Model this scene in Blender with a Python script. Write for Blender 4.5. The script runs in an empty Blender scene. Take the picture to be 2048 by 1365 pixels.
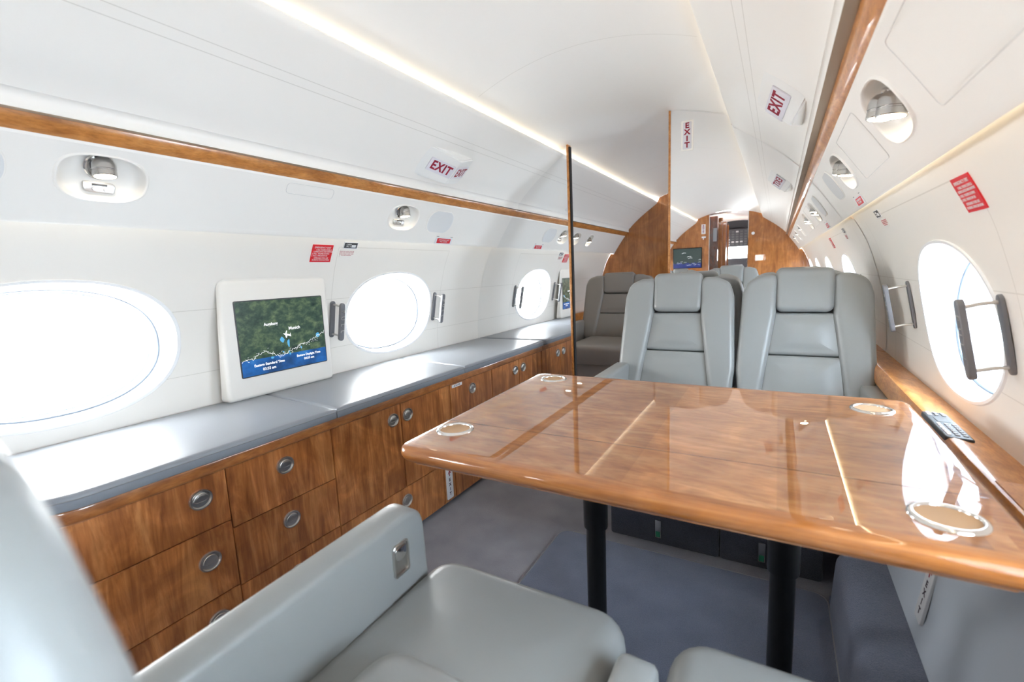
import bpy, bmesh, math, random
import numpy as np
from mathutils import Vector, Matrix
random.seed(3)
sc = bpy.context.scene
COL = sc.collection
PI = math.pi

# ------------------------------------------------------------------ camera
CX, CZ = 0.668, 1.053                       # eye: right of the cabin centre line, 1.05 m above the carpet
FPX = 925.0                                 # focal length in pixels of a 2048 wide frame
vy = Vector((1557 - 1024, 526 - 682.5, FPX)).normalized()      # the cabin axis seen by the lens
vz = -Vector((1310 - 1024, 7150 - 682.5, FPX)).normalized()    # up
vz = (vz - vy * vz.dot(vy)).normalized()
vx = vy.cross(vz)
cam_d = bpy.data.cameras.new('camera')
cam = bpy.data.objects.new('camera', cam_d)
COL.objects.link(cam)
right = Vector((vx[0], vy[0], vz[0])); down = Vector((vx[1], vy[1], vz[1])); fwd = Vector((vx[2], vy[2], vz[2]))
M = Matrix.Identity(4)
for i in range(3):
    M[i][0] = right[i]; M[i][1] = -down[i]; M[i][2] = -fwd[i]
M[0][3], M[1][3], M[2][3] = CX, 0.0, CZ
cam.matrix_world = M
cam_d.sensor_fit = 'HORIZONTAL'; cam_d.sensor_width = 36.0
cam_d.lens = FPX / 2048 * 36
cam_d.clip_start = 0.01
cam_d.dof.use_dof = True
cam_d.dof.focus_distance = 1.9
cam_d.dof.aperture_fstop = 3.5
sc.camera = cam

# ------------------------------------------------------------------ daylight, exposure
SKY = 9.0
w = bpy.data.worlds.new('sky'); sc.world = w; w.use_nodes = True
bg = w.node_tree.nodes['Background']
bg.inputs[1].default_value = SKY
# open blue sky on the right, bright sunlit apron on the left
_t = w.node_tree; _tc = _t.nodes.new('ShaderNodeTexCoord'); _sx = _t.nodes.new('ShaderNodeSeparateXYZ'); _cr = _t.nodes.new('ShaderNodeValToRGB'); _ma = _t.nodes.new('ShaderNodeMath')
_ma.operation = 'MULTIPLY_ADD'; _ma.inputs[1].default_value = 0.5; _ma.inputs[2].default_value = 0.5
_t.links.new(_tc.outputs['Generated'], _sx.inputs[0]); _t.links.new(_sx.outputs[0], _ma.inputs[0]); _t.links.new(_ma.outputs[0], _cr.inputs[0])
_cr.color_ramp.elements[0].position = 0.25; _cr.color_ramp.elements[0].color = (1.0, 0.97, 0.92, 1)
_cr.color_ramp.elements[1].position = 0.75; _cr.color_ramp.elements[1].color = (0.80, 0.905, 1.0, 1)
_t.links.new(_cr.outputs[0], bg.inputs[0])
sc.view_settings.view_transform = 'Standard'; sc.view_settings.look = 'None'
sc.view_settings.exposure = 1.68; sc.view_settings.gamma = 1.0
sc.view_settings.use_curve_mapping = False
COVE = 3.8; WASH = 3.0; LAMP = 5.0

WIN_L = [1.785, 0.475, -0.83, -2.1]
WIN_R = [1.622, 0.36, -0.93, -2.15]
WIN_AFT = [3.3, 4.55]  # right side, out of view; second one added to brighten the rear cabin
WZ, WA, WB, WN = 0.885, 0.30, 0.20, 2.25

def portal(x, y, z, sx):
    ld = bpy.data.lights.new('window_daylight', 'AREA'); ld.shape = 'RECTANGLE'
    ld.size = 2 * WA; ld.size_y = 2 * WB
    ld.cycles.is_portal = True
    o = bpy.data.objects.new('window_daylight', ld); COL.objects.link(o)
    # local -Z points into the cabin
    o.matrix_world = Matrix.Translation((x, y, z)) @ Matrix(((0, 0, sx, 0), (1, 0, 0, 0), (0, sx, 0, 0), (0, 0, 0, 1)))
for y in WIN_L: portal(-1.20, y, WZ, -1)
for y in WIN_R + WIN_AFT: portal(1.20, y, WZ, 1)

# ------------------------------------------------------------------ materials
def nt_new(name):
    m = bpy.data.materials.new(name); m.use_nodes = True
    return m, m.node_tree, m.node_tree.nodes['Principled BSDF']
def setp(b, **k):
    for n, v in k.items():
        s = b.inputs[n.replace('_', ' ')]
        s.default_value = v
def N(nt, typ, **k):
    n = nt.nodes.new(typ)
    for a, v in k.items(): setattr(n, a, v)
    return n
def plain(name, c, rough=0.5, metal=0.0, coat=0.0, bump=0.0, bscale=300, **k):
    m, nt, b = nt_new(name)
    setp(b, Base_Color=(*c, 1), Roughness=rough, Metallic=metal)
    b.inputs['Coat Weight'].default_value = coat
    b.inputs['Coat Roughness'].default_value = 0.03
    if bump:
        tc = N(nt, 'ShaderNodeTexCoord'); no = N(nt, 'ShaderNodeTexNoise'); bp = N(nt, 'ShaderNodeBump')
        no.inputs['Scale'].default_value = bscale; no.inputs['Detail'].default_value = 3
        bp.inputs['Strength'].default_value = bump; bp.inputs['Distance'].default_value = 0.002
        nt.links.new(tc.outputs['Object'], no.inputs['Vector'])
        nt.links.new(no.outputs['Fac'], bp.inputs['Height']); nt.links.new(bp.outputs[0], b.inputs['Normal'])
    return m
def emit(name, c, s):
    m, nt, b = nt_new(name)
    setp(b, Base_Color=(0, 0, 0, 1), Roughness=0.3)
    b.inputs['Emission Color'].default_value = (*c, 1); b.inputs['Emission Strength'].default_value = s
    return m
def ramp(nt, stops):
    r = N(nt, 'ShaderNodeValToRGB')
    el = r.color_ramp.elements
    el[0].position, el[0].color = stops[0][0], (*stops[0][1], 1)
    el[1].position, el[1].color = stops[-1][0], (*stops[-1][1], 1)
    for p, c in stops[1:-1]:
        e = el.new(p); e.color = (*c, 1)
    return r
def wood(name, dark, mid, light, scale, rough=0.25, coat=1.0, fine=1.0, bands=None, fig=0.5, spec=0.5, ior=1.7):
    """glossy veneer: long grain along the axis with the smallest scale"""
    m, nt, b = nt_new(name)
    L = nt.links.new
    tc = N(nt, 'ShaderNodeTexCoord'); oi = N(nt, 'ShaderNodeObjectInfo')
    off = N(nt, 'ShaderNodeVectorMath', operation='MULTIPLY_ADD')
    rnd = N(nt, 'ShaderNodeCombineXYZ')
    for i, k in enumerate((7.3, 3.1, 5.7)):
        mm = N(nt, 'ShaderNodeMath', operation='MULTIPLY'); mm.inputs[1].default_value = k
        L(oi.outputs['Random'], mm.inputs[0]); L(mm.outputs[0], rnd.inputs[i])
    off.inputs[1].default_value = (1, 1, 1)
    L(tc.outputs['Object'], off.inputs[0]); L(rnd.outputs[0], off.inputs[2])
    mp = N(nt, 'ShaderNodeMapping'); mp.inputs['Scale'].default_value = scale
    L(off.outputs[0], mp.inputs[0])
    n1 = N(nt, 'ShaderNodeTexNoise'); n1.inputs['Scale'].default_value = 1.0; n1.inputs['Detail'].default_value = 8
    n1.inputs['Roughness'].default_value = 0.62; n1.inputs['Distortion'].default_value = 1.6
    L(mp.outputs[0], n1.inputs['Vector'])
    r1 = ramp(nt, [(0.28, dark), (0.5, mid), (0.74, light)])
    L(n1.outputs['Fac'], r1.inputs[0])
    # broad figure
    n2 = N(nt, 'ShaderNodeTexNoise'); n2.inputs['Scale'].default_value = 5.5; n2.inputs['Detail'].default_value = 3
    n2.inputs['Distortion'].default_value = 2.2
    L(off.outputs[0], n2.inputs['Vector'])
    r2 = ramp(nt, [(0.35, (0.80, 0.78, 0.75)), (0.55, (1, 1, 1)), (0.72, (1.32, 1.36, 1.35))])
    L(n2.outputs['Fac'], r2.inputs[0])
    mx = N(nt, 'ShaderNodeMix', data_type='RGBA', blend_type='MULTIPLY'); mx.inputs[0].default_value = fig
    L(r1.outputs[0], mx.inputs[6]); L(r2.outputs[0], mx.inputs[7])
    # fine pores
    mp3 = N(nt, 'ShaderNodeMapping'); mp3.inputs['Scale'].default_value = [s * 9 if s > 3 else s * 3 for s in scale]
    L(off.outputs[0], mp3.inputs[0])
    n3 = N(nt, 'ShaderNodeTexNoise'); n3.inputs['Scale'].default_value = 1; n3.inputs['Detail'].default_value = 4
    L(mp3.outputs[0], n3.inputs['Vector'])
    r3 = ramp(nt, [(0.34, (0.72, 0.68, 0.66)), (0.52, (1, 1, 1)), (0.9, (1.08, 1.08, 1.08))])
    L(n3.outputs['Fac'], r3.inputs[0])
    mx3 = N(nt, 'ShaderNodeMix', data_type='RGBA', blend_type='MULTIPLY'); mx3.inputs[0].default_value = 0.6 * fine
    L(mx.outputs[2], mx3.inputs[6]); L(r3.outputs[0], mx3.inputs[7])
    last = mx3.outputs[2]
    if bands:                               # book-matched veneer leaves across x
        sx = N(nt, 'ShaderNodeSeparateXYZ'); L(tc.outputs['Object'], sx.inputs[0])
        mu = N(nt, 'ShaderNodeMath', operation='MULTIPLY'); mu.inputs[1].default_value = bands
        fl = N(nt, 'ShaderNodeMath', operation='FLOOR')
        wn = N(nt, 'ShaderNodeTexWhiteNoise', noise_dimensions='1D')
        L(sx.outputs[0], mu.inputs[0]); L(mu.outputs[0], fl.inputs[0]); L(fl.outputs[0], wn.inputs['W'])
        rb = ramp(nt, [(0, (0.80, 0.78, 0.76)), (1, (1.18, 1.18, 1.16))])
        L(wn.outputs['Value'], rb.inputs[0])
        mb = N(nt, 'ShaderNodeMix', data_type='RGBA', blend_type='MULTIPLY'); mb.inputs[0].default_value = 1
        L(last, mb.inputs[6]); L(rb.outputs[0], mb.inputs[7]); last = mb.outputs[2]
    L(last, b.inputs['Base Color'])
    setp(b, Roughness=rough); b.inputs['Coat Weight'].default_value = coat; b.inputs['Coat Roughness'].default_value = 0.008
    b.inputs['Specular IOR Level'].default_value = spec; b.inputs['Coat IOR'].default_value = ior
    return m
def carpet(name, c, c2):
    m, nt, b = nt_new(name); L = nt.links.new
    tc = N(nt, 'ShaderNodeTexCoord')
    n = N(nt, 'ShaderNodeTexNoise'); n.inputs['Scale'].default_value = 420; n.inputs['Detail'].default_value = 3
    n2 = N(nt, 'ShaderNodeTexNoise'); n2.inputs['Scale'].default_value = 7; n2.inputs['Detail'].default_value = 5
    L(tc.outputs['Object'], n.inputs['Vector']); L(tc.outputs['Object'], n2.inputs['Vector'])
    ad = N(nt, 'ShaderNodeMath', operation='MULTIPLY_ADD'); ad.inputs[1].default_value = 0.55
    L(n.outputs['Fac'], ad.inputs[0])
    ad2 = N(nt, 'ShaderNodeMath', operation='MULTIPLY'); ad2.inputs[1].default_value = 0.45
    L(n2.outputs['Fac'], ad2.inputs[0]); L(ad2.outputs[0], ad.inputs[2])
    r = ramp(nt, [(0.33, c), (0.67, c2)]); L(ad.outputs[0], r.inputs[0]); L(r.outputs[0], b.inputs['Base Color'])
    bp = N(nt, 'ShaderNodeBump'); bp.inputs['Strength'].default_value = 0.7; bp.inputs['Distance'].default_value = 0.004
    L(n.outputs['Fac'], bp.inputs['Height']); L(bp.outputs[0], b.inputs['Normal'])
    setp(b, Roughness=1.0); b.inputs['Specular IOR Level'].default_value = 0.1
    b.inputs['Sheen Weight'].default_value = 0.3
    return m
def panel(name, c, lines, rough=0.42):
    """painted panel with thin joint lines; a line is (axis, value, width, axis2, lo, hi)"""
    m, nt, b = nt_new(name); L = nt.links.new
    tc = N(nt, 'ShaderNodeTexCoord'); sx = N(nt, 'ShaderNodeSeparateXYZ'); L(tc.outputs['Object'], sx.inputs[0])
    total = None
    for ax, v, wd, ax2, lo, hi in lines:
        cm = N(nt, 'ShaderNodeMath', operation='COMPARE'); cm.inputs[1].default_value = v; cm.inputs[2].default_value = wd
        L(sx.outputs[ax], cm.inputs[0])
        c2 = N(nt, 'ShaderNodeMath', operation='COMPARE'); c2.inputs[1].default_value = (lo + hi) / 2; c2.inputs[2].default_value = (hi - lo) / 2
        L(sx.outputs[ax2], c2.inputs[0])
        mu = N(nt, 'ShaderNodeMath', operation='MULTIPLY'); L(cm.outputs[0], mu.inputs[0]); L(c2.outputs[0], mu.inputs[1])
        if total is None: total = mu.outputs[0]
        else:
            a = N(nt, 'ShaderNodeMath', operation='MAXIMUM'); L(total, a.inputs[0]); L(mu.outputs[0], a.inputs[1]); total = a.outputs[0]
    no = N(nt, 'ShaderNodeTexNoise'); no.inputs['Scale'].default_value = 260; no.inputs['Detail'].default_value = 2
    L(tc.outputs['Object'], no.inputs['Vector'])
    bp = N(nt, 'ShaderNodeBump'); bp.inputs['Strength'].default_value = 0.06; bp.inputs['Distance'].default_value = 0.001
    L(no.outputs['Fac'], bp.inputs['Height']); L(bp.outputs[0], b.inputs['Normal'])
    if total is not None:
        mx = N(nt, 'ShaderNodeMix', data_type='RGBA'); L(total, mx.inputs[0])
        mx.inputs[6].default_value = (*c, 1); mx.inputs[7].default_value = (c[0] * .80, c[1] * .79, c[2] * .77, 1)
        L(mx.outputs[2], b.inputs['Base Color'])
    else: setp(b, Base_Color=(*c, 1))
    setp(b, Roughness=rough)
    return m
def glass_mat():
    m = bpy.data.materials.new('acrylic_glass'); m.use_nodes = True; nt = m.node_tree; nt.nodes.clear()
    L = nt.links.new
    out = N(nt, 'ShaderNodeOutputMaterial'); mx = N(nt, 'ShaderNodeMixShader')
    tr = N(nt, 'ShaderNodeBsdfTransparent'); gl = N(nt, 'ShaderNodeBsdfGlossy'); fr = N(nt, 'ShaderNodeLayerWeight')
    tr.inputs[0].default_value = (0.97, 0.985, 1, 1); gl.inputs['Roughness'].default_value = 0.02
    pw = N(nt, 'ShaderNodeMath', operation='POWER'); pw.inputs[1].default_value = 4
    ma = N(nt, 'ShaderNodeMath', operation='MULTIPLY_ADD'); ma.inputs[1].default_value = 0.5; ma.inputs[2].default_value = 0.03
    L(fr.outputs['Facing'], pw.inputs[0]); L(pw.outputs[0], ma.inputs[0]); L(ma.outputs[0], mx.inputs[0]); L(tr.outputs[0], mx.inputs[1]); L(gl.outputs[0], mx.inputs[2]); L(mx.outputs[0], out.inputs[0])
    return m
def map_mat():
    m, nt, b = nt_new('moving_map_picture'); L = nt.links.new
    tc = N(nt, 'ShaderNodeTexCoord'); sx = N(nt, 'ShaderNodeSeparateXYZ'); L(tc.outputs['Generated'], sx.inputs[0])
    n = N(nt, 'ShaderNodeTexNoise'); n.inputs['Scale'].default_value = 11; n.inputs['Detail'].default_value = 12; n.inputs['Roughness'].default_value = 0.72
    L(tc.outputs['Generated'], n.inputs['Vector'])
    r = ramp(nt, [(0.32, (0.002, 0.006, 0.006)), (0.48, (0.009, 0.020, 0.013)), (0.60, (0.028, 0.044, 0.022)), (0.8, (0.075, 0.085, 0.052))])
    L(n.outputs['Fac'], r.inputs[0])
    n2 = N(nt, 'ShaderNodeTexNoise'); n2.inputs['Scale'].default_value = 5; n2.inputs['Detail'].default_value = 5
    L(tc.outputs['Generated'], n2.inputs['Vector'])
    r2 = ramp(nt, [(0.35, (0.001, 0.014, 0.05)), (0.55, (0.002, 0.034, 0.12)), (0.75, (0.008, 0.065, 0.18))]); L(n2.outputs['Fac'], r2.inputs[0])
    lt = N(nt, 'ShaderNodeMath', operation='LESS_THAN'); lt.inputs[1].default_value = 0.215
    L(sx.outputs[2], lt.inputs[0])
    mx = N(nt, 'ShaderNodeMix', data_type='RGBA'); L(lt.outputs[0], mx.inputs[0]); L(r.outputs[0], mx.inputs[6]); L(r2.outputs[0], mx.inputs[7])
    L(mx.outputs[2], b.inputs['Emission Color']); b.inputs['Emission Strength'].default_value = 1.15
    setp(b, Base_Color=(0.01, 0.01, 0.012, 1), Roughness=0.22)
    return m

WHITE = (0.90, 0.865, 0.81)
MA = {}
MA['ceiling'] = panel('ceiling_panel', (0.91, 0.88, 0.835), [(1, y, 0.0012, 0, -.42, .42) for y in (1.70, 0.35, -1.0, -2.3, 3.9)])
VL = [(0, s * x, 0.0009, 1, -2.6, 5.1) for s in (-1, 1) for x in (0.555, 0.578)]
MA['valance'] = panel('valance_panel', WHITE, VL)
MA['psu'] = panel('service_panel', WHITE, [])
SL = [(2, 0.98, 0.0011, 1, -2.6, 5.1), (2, 0.757, 0.0011, 1, -2.6, 5.1), (2, 1.203, 0.0012, 1, 1.40, 2.17)]
MA['wall_left'] = panel('sidewall_panel_left', (0.85, 0.81, 0.75), SL + [(1, y, 0.0012, 2, .6, 1.203) for y in (1.395, 2.17, -0.35, -1.4, 3.9)])
MA['wall_right'] = panel('sidewall_panel_right', (0.85, 0.81, 0.75), [(2, 0.976, 0.0011, 1, -2.6, 5.1), (2, 0.755, 0.0011, 1, -2.6, 5.1), (2, 1.205, 0.0014, 1, 1.24, 2.09)] + [(1, y, 0.0014, 2, .6, 1.203) for y in (1.22, 2.415, -0.35, -1.4, 3.9)])
MA['trimwhite'] = plain('white_moulding', WHITE, 0.35)
MA['taupe'] = plain('taupe_leather', (0.34, 0.26, 0.185), 0.6, bump=0.2)
MA['rail'] = wood('rail_veneer', (0.38, 0.132, 0.027), (0.57, 0.228, 0.058), (0.72, 0.34, 0.110), (26, 7, 26), 0.3, 0.35)
MA['rim'] = wood('rim_veneer', (0.24, 0.075, 0.017), (0.40, 0.140, 0.035), (0.54, 0.225, 0.068), (26, 6, 26), 0.3, 1.0)
MA['cab'] = wood('cabinet_veneer', (0.225, 0.066, 0.016), (0.42, 0.146, 0.040), (0.68, 0.30, 0.100), (20, 20, 2.6), 0.32, 0.45, fig=1.0)
MA['table'] = wood('table_veneer', (0.29, 0.102, 0.027), (0.46, 0.186, 0.058), (0.61, 0.295, 0.115), (4.2, 15, 15), 0.4, 1.0, bands=4.4, fig=0.7, spec=0.1, ior=2.0)
MA['tedge'] = wood('table_edge_veneer', (0.24, 0.075, 0.018), (0.40, 0.142, 0.036), (0.53, 0.22, 0.07), (3, 30, 60), 0.35, 1.0, fig=0.4, spec=.1)
MA['bulk'] = wood('bulkhead_veneer', (0.30, 0.100, 0.020), (0.43, 0.155, 0.036), (0.55, 0.225, 0.062), (16, 16, 2.2), 0.3, .6, fig=0.6)
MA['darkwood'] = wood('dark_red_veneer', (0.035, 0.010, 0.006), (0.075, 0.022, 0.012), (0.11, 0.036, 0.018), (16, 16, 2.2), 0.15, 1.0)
MA['leather'] = plain('grey_leather', (0.272, 0.280, 0.274), 0.34, bump=0.10, bscale=420)
MA['leather_aft'] = plain('warm_grey_leather', (0.30, 0.28, 0.255), 0.42, bump=0.10, bscale=420)
MA['bench'] = plain('bench_leather', (0.24, 0.258, 0.285), 0.33, bump=0.14, bscale=380)
MA['lpanel'] = plain('lower_panel_leather', (0.45, 0.495, 0.56), 0.5, bump=0.1, bscale=420)
MA['carpet'] = carpet('carpet', (0.18, 0.182, 0.215), (0.345, 0.34, 0.375))
MA['matc'] = carpet('mat_carpet', (0.092, 0.110, 0.168), (0.19, 0.215, 0.30))
MA['navy'] = carpet('navy_carpet', (0.030, 0.034, 0.050), (0.072, 0.077, 0.10))
MA['piping'] = plain('grey_piping', (0.22, 0.22, 0.23), 0.8)
MA['nickel'] = plain('satin_nickel', (0.62, 0.60, 0.57), 0.28, 1.0)
MA['chrome'] = plain('chrome', (0.82, 0.81, 0.80), 0.08, 1.0)
MA['brushed'] = plain('grey_anodised_metal', (0.20, 0.20, 0.215), 0.4, 0.3)
MA['barrel'] = plain('turned_steel', (0.50, 0.49, 0.48), 0.22, 1.0)
MA['gold'] = plain('brass', (0.72, 0.52, 0.22), 0.18, 1.0)
MA['black'] = plain('black_lacquer', (0.007, 0.007, 0.008), 0.32)
MA['rubber'] = plain('black_rubber', (0.012, 0.011, 0.011), 0.7)
MA['darkgrey'] = plain('dark_grey_plastic', (0.05, 0.053, 0.058), 0.45)
MA['midgrey'] = plain('grey_plastic', (0.28, 0.28, 0.29), 0.5)
MA['grille'] = plain('grey_grille_cloth', (0.77, 0.765, 0.755), 0.8, bump=0.4, bscale=900)
MA['cork'] = plain('cork', (0.50, 0.30, 0.155), 0.6, bump=0.3, bscale=500)
MA['mirror'] = plain('mirror_glass', (0.93, 0.935, 0.94), 0.0, 1.0)
MA['glass'] = glass_mat()
MA['joint'] = plain('panel_joint', (0.72, 0.70, 0.67), 0.6)
MA['seal'] = plain('window_seal', (0.17, 0.21, 0.27), 0.5)
MA['frame'] = plain('window_frame', (0.86, 0.86, 0.86), 0.3)
MA['red'] = plain('red_placard', (0.70, 0.012, 0.022), 0.45)
MA['signred'] = plain('dark_red_ink', (0.30, 0.008, 0.03), 0.5)
MA['ink'] = plain('purple_black_ink', (0.035, 0.012, 0.03), 0.5)
MA['pinkink'] = plain('pale_red_ink', (0.62, 0.28, 0.28), 0.6)
MA['placardwhite'] = plain('white_placard', (0.78, 0.78, 0.80), 0.4)
MA['signface'] = plain('sign_face', (0.72, 0.70, 0.74), 0.35)
MA['housing'] = plain('sign_housing', (0.86, 0.845, 0.81), 0.4)
MA['monitor'] = plain('monitor_housing', (0.82, 0.785, 0.73), 0.45, bump=0.05)
MA['map'] = map_mat()
MA['screentext'] = emit('screen_white', (0.95, 0.97, 1.0), 0.40)
MA['screenblue'] = emit('screen_lake_blue', (0.10, 0.42, 0.72), 0.34)
MA['tvdark'] = emit('screen_dark_green', (0.016, 0.024, 0.022), 1.0)
MA['tvblue'] = emit('screen_deep_blue', (0.008, 0.014, 0.07), 1.0)
MA['cove'] = emit('cove_light', (1.0, 0.86, 0.62), COVE)
MA['wash'] = emit('wash_light', (1.0, 0.87, 0.60), WASH)
MA['lampglow'] = emit('reading_lamp_glow', (1.0, 0.86, 0.64), LAMP)
MA['downlight'] = emit('downlight_glow', (1.0, 0.85, 0.70), 2.0)
MA['green'] = plain('green_plastic', (0.02, 0.22, 0.12), 0.5)
MA['cockpit'] = plain('cockpit_black', (0.022, 0.026, 0.034), 0.5)
MA['pinkwhite'] = plain('entry_ceiling', (0.80, 0.70, 0.66), 0.4)

# ------------------------------------------------------------------ mesh helpers
def finish(bm, sharp=38):
    bm.normal_update()
    for f in bm.faces: f.smooth = True
    a = math.radians(sharp)
    for e in bm.edges:
        if len(e.link_faces) == 2 and e.calc_face_angle(0) > a: e.smooth = False
def obj(name, bm, mat, parent=None, kind=None, sharp=38, recalc=True):
    if recalc: bmesh.ops.recalc_face_normals(bm, faces=bm.faces[:])
    finish(bm, sharp)
    me = bpy.data.meshes.new(name); bm.to_mesh(me); bm.free()
    if isinstance(mat, (list, tuple)):
        for q in mat: me.materials.append(q)
    else: me.materials.append(mat)
    o = bpy.data.objects.new(name, me); COL.objects.link(o)
    if parent is not None: o.parent = parent
    if kind: o['kind'] = kind
    return o
def tag(o, label, cat, group=None):
    o['label'] = label; o['category'] = cat
    if group: o['group'] = group
    return o
def thing(name, label, cat, loc=(0, 0, 0), rotz=0.0, group=None):
    o = bpy.data.objects.new(name, None); COL.objects.link(o)
    o.empty_display_size = 0.1; o.location = loc; o.rotation_euler = (0, 0, rotz)
    return tag(o, label, cat, group)
def BM(): return bmesh.new()
def add_box(bm, x0, x1, y0, y1, z0, z1, bev=0.0, seg=2, mat=None):
    r = bmesh.ops.create_cube(bm, size=1.0)
    vs = r['verts']
    for v in vs:
        v.co = Vector(((x0 + x1) / 2 + v.co.x * (x1 - x0), (y0 + y1) / 2 + v.co.y * (y1 - y0), (z0 + z1) / 2 + v.co.z * (z1 - z0)))
    if mat is not None:
        for v in vs: v.co = mat @ v.co
    if bev > 0:
        es = list({e for v in vs for e in v.link_edges})
        bmesh.ops.bevel(bm, geom=es, offset=bev, segments=seg, affect='EDGES', profile=0.6)
def box(*a, **k):
    bm = BM(); add_box(bm, *a, **k); return bm
def round_poly(pts, rad, seg=6):
    """2-D polygon (CCW) with rounded corners; rad is a number or a list"""
    n = len(pts); out = []
    for i in range(n):
        p0, p1, p2 = Vector(pts[i - 1]), Vector(pts[i]), Vector(pts[(i + 1) % n])
        r = rad[i] if isinstance(rad, (list, tuple)) else rad
        a = (p0 - p1); b = (p2 - p1); la, lb = a.length, b.length; a.normalize(); b.normalize()
        ang = math.acos(max(-1, min(1, a.dot(b))))
        if r <= 0 or ang > PI - 0.03: out.append(p1); continue
        d = min(r / math.tan(ang / 2), la * .48, lb * .48); r = d * math.tan(ang / 2)
        c = p1 + (a + b).normalized() * (r / math.sin(ang / 2))
        s = p1 + a * d - c; e = p1 + b * d - c
        a0 = math.atan2(s.y, s.x); da = math.atan2(e.y, e.x) - a0
        while da > PI: da -= 2 * PI
        while da < -PI: da += 2 * PI
        for k in range(seg + 1):
            t = a0 + da * k / seg
            out.append(c + Vector((math.cos(t) * r, math.sin(t) * r)))
    return out
def resample(pts, step):
    out = []; n = len(pts)
    for i in range(n):
        a, b = Vector(pts[i]), Vector(pts[(i + 1) % n]); L = (b - a).length
        k = max(1, int(L / step))
        for j in range(k): out.append(a.lerp(b, j / k))
    return out
def offset_poly(pts, d):
    n = len(pts); out = []
    for i in range(n):
        a = pts[i] - pts[i - 1]; b = pts[(i + 1) % n] - pts[i]
        na = Vector((-a.y, a.x)).normalized() if a.length > 1e-9 else Vector((0, 0))
        nb = Vector((-b.y, b.x)).normalized() if b.length > 1e-9 else Vector((0, 0))
        m = na + nb
        if m.length < 1e-6: m = na
        m.normalize(); k = max(0.5, m.dot(nb) if nb.length else 1)
        out.append(pts[i] + m * (d / k))
    return out
def pillow(bm, outline, t, r, bulge=0.0, frame=None, seg=5, back=True, rings=5, rb=0.0, fn=None):
    """padded slab: outline in (u,v), rear face at w=0, front edge rounded by r, front at w=t(+bulge)"""
    F = frame or Matrix.Identity(4)
    fn = fn or (lambda u, v, w: Vector((u, v, w)))
    pts = [Vector(p) for p in outline]
    if sum(pts[i - 1].x * pts[i].y - pts[i].x * pts[i - 1].y for i in range(len(pts))) < 0: pts.reverse()
    n = len(pts); loops = []
    def ring(ps, wv):
        loops.append([bm.verts.new(F @ fn(p.x, p.y, wv(p) if callable(wv) else wv)) for p in ps])
    if rb > 0:
        for k in range(3):
            a = PI / 2 * k / 3
            ring(offset_poly(pts, rb * (1 - math.sin(a))), rb * (1 - math.cos(a)))
    else: ring(pts, 0.0)
    for k in range(seg + 1):
        a = PI / 2 * k / seg
        ring(offset_poly(pts, r * (1 - math.cos(a))), t - r + r * math.sin(a))
    inner = offset_poly(pts, r)
    c = sum(inner, Vector((0, 0))) / n
    if bulge:
        hx = max(abs(p.x - c.x) for p in inner); hy = max(abs(p.y - c.y) for p in inner)
        def hgt(p, s):
            a = min(1, (1 - s) / .45); a = a * a * (3 - 2 * a)
            return t + bulge * max(0, 1 - (abs(p.x - c.x) / hx) ** 2.4) * max(0, 1 - (abs(p.y - c.y) / hy) ** 2.4) * a
        rings = max(rings, 8)
        for k in range(1, rings):
            s = 1 - k / rings
            ring([c + (p - c) * s for p in inner], lambda p, s=s: hgt(p, s))
        top = bm.verts.new(F @ fn(c.x, c.y, t + bulge))
        for i in range(n): bm.faces.new((loops[-1][i - 1], loops[-1][i], top))
    else: bm.faces.new(loops[-1])
    for A, B in zip(loops, loops[1:]):
        for i in range(n): bm.faces.new((A[i - 1], A[i], B[i], B[i - 1]))
    if back: bm.faces.new(list(reversed(loops[0])))
def prism(bm, outline, t0, t1, frame=None, bev=0.0):
    F = frame or Matrix.Identity(4)
    n = len(outline)
    A = [bm.verts.new(F @ Vector((p[0], p[1], t0))) for p in outline]
    B = [bm.verts.new(F @ Vector((p[0], p[1], t1))) for p in outline]
    fs = [bm.faces.new(list(reversed(A))), bm.faces.new(B)]
    for i in range(n): fs.append(bm.faces.new((A[i - 1], A[i], B[i], B[i - 1])))
    if bev:
        es = [e for e in fs[1].edges]
        bmesh.ops.bevel(bm, geom=es, offset=bev, segments=3, affect='EDGES', profile=0.5)
def frame_m(o, U, V):
    U = Vector(U).normalized(); V = Vector(V); Nn = U.cross(V).normalized(); V = Nn.cross(U).normalized()
    m = Matrix.Identity(4)
    for i in range(3): m[i][0], m[i][1], m[i][2], m[i][3] = U[i], V[i], Nn[i], o[i]
    return m
def tube(bm, pts, r, n=10, closed=False, caps=True):
    pts = [Vector(p) for p in pts]; rings = []; m = len(pts)
    up = None
    for i, p in enumerate(pts):
        if closed: d = pts[(i + 1) % m] - pts[i - 1]
        else: d = pts[min(i + 1, m - 1)] - pts[max(i - 1, 0)]
        d.normalize()
        if up is None: up = Vector((0, 0, 1)) if abs(d.z) < 0.9 else Vector((1, 0, 0))
        s = d.cross(up).normalized(); u2 = s.cross(d).normalized(); up = u2
        rr = r[i] if isinstance(r, (list, tuple)) else r
        rings.append([bm.verts.new(p + (s * math.cos(2 * PI * k / n) + u2 * math.sin(2 * PI * k / n)) * rr) for k in range(n)])
    prs = list(zip(rings, rings[1:])) + ([(rings[-1], rings[0])] if closed else [])
    for A, B in prs:
        for k in range(n): bm.faces.new((A[k - 1], A[k], B[k], B[k - 1]))
    if caps and not closed: bm.faces.new(list(reversed(rings[0]))); bm.faces.new(rings[-1])
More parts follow.
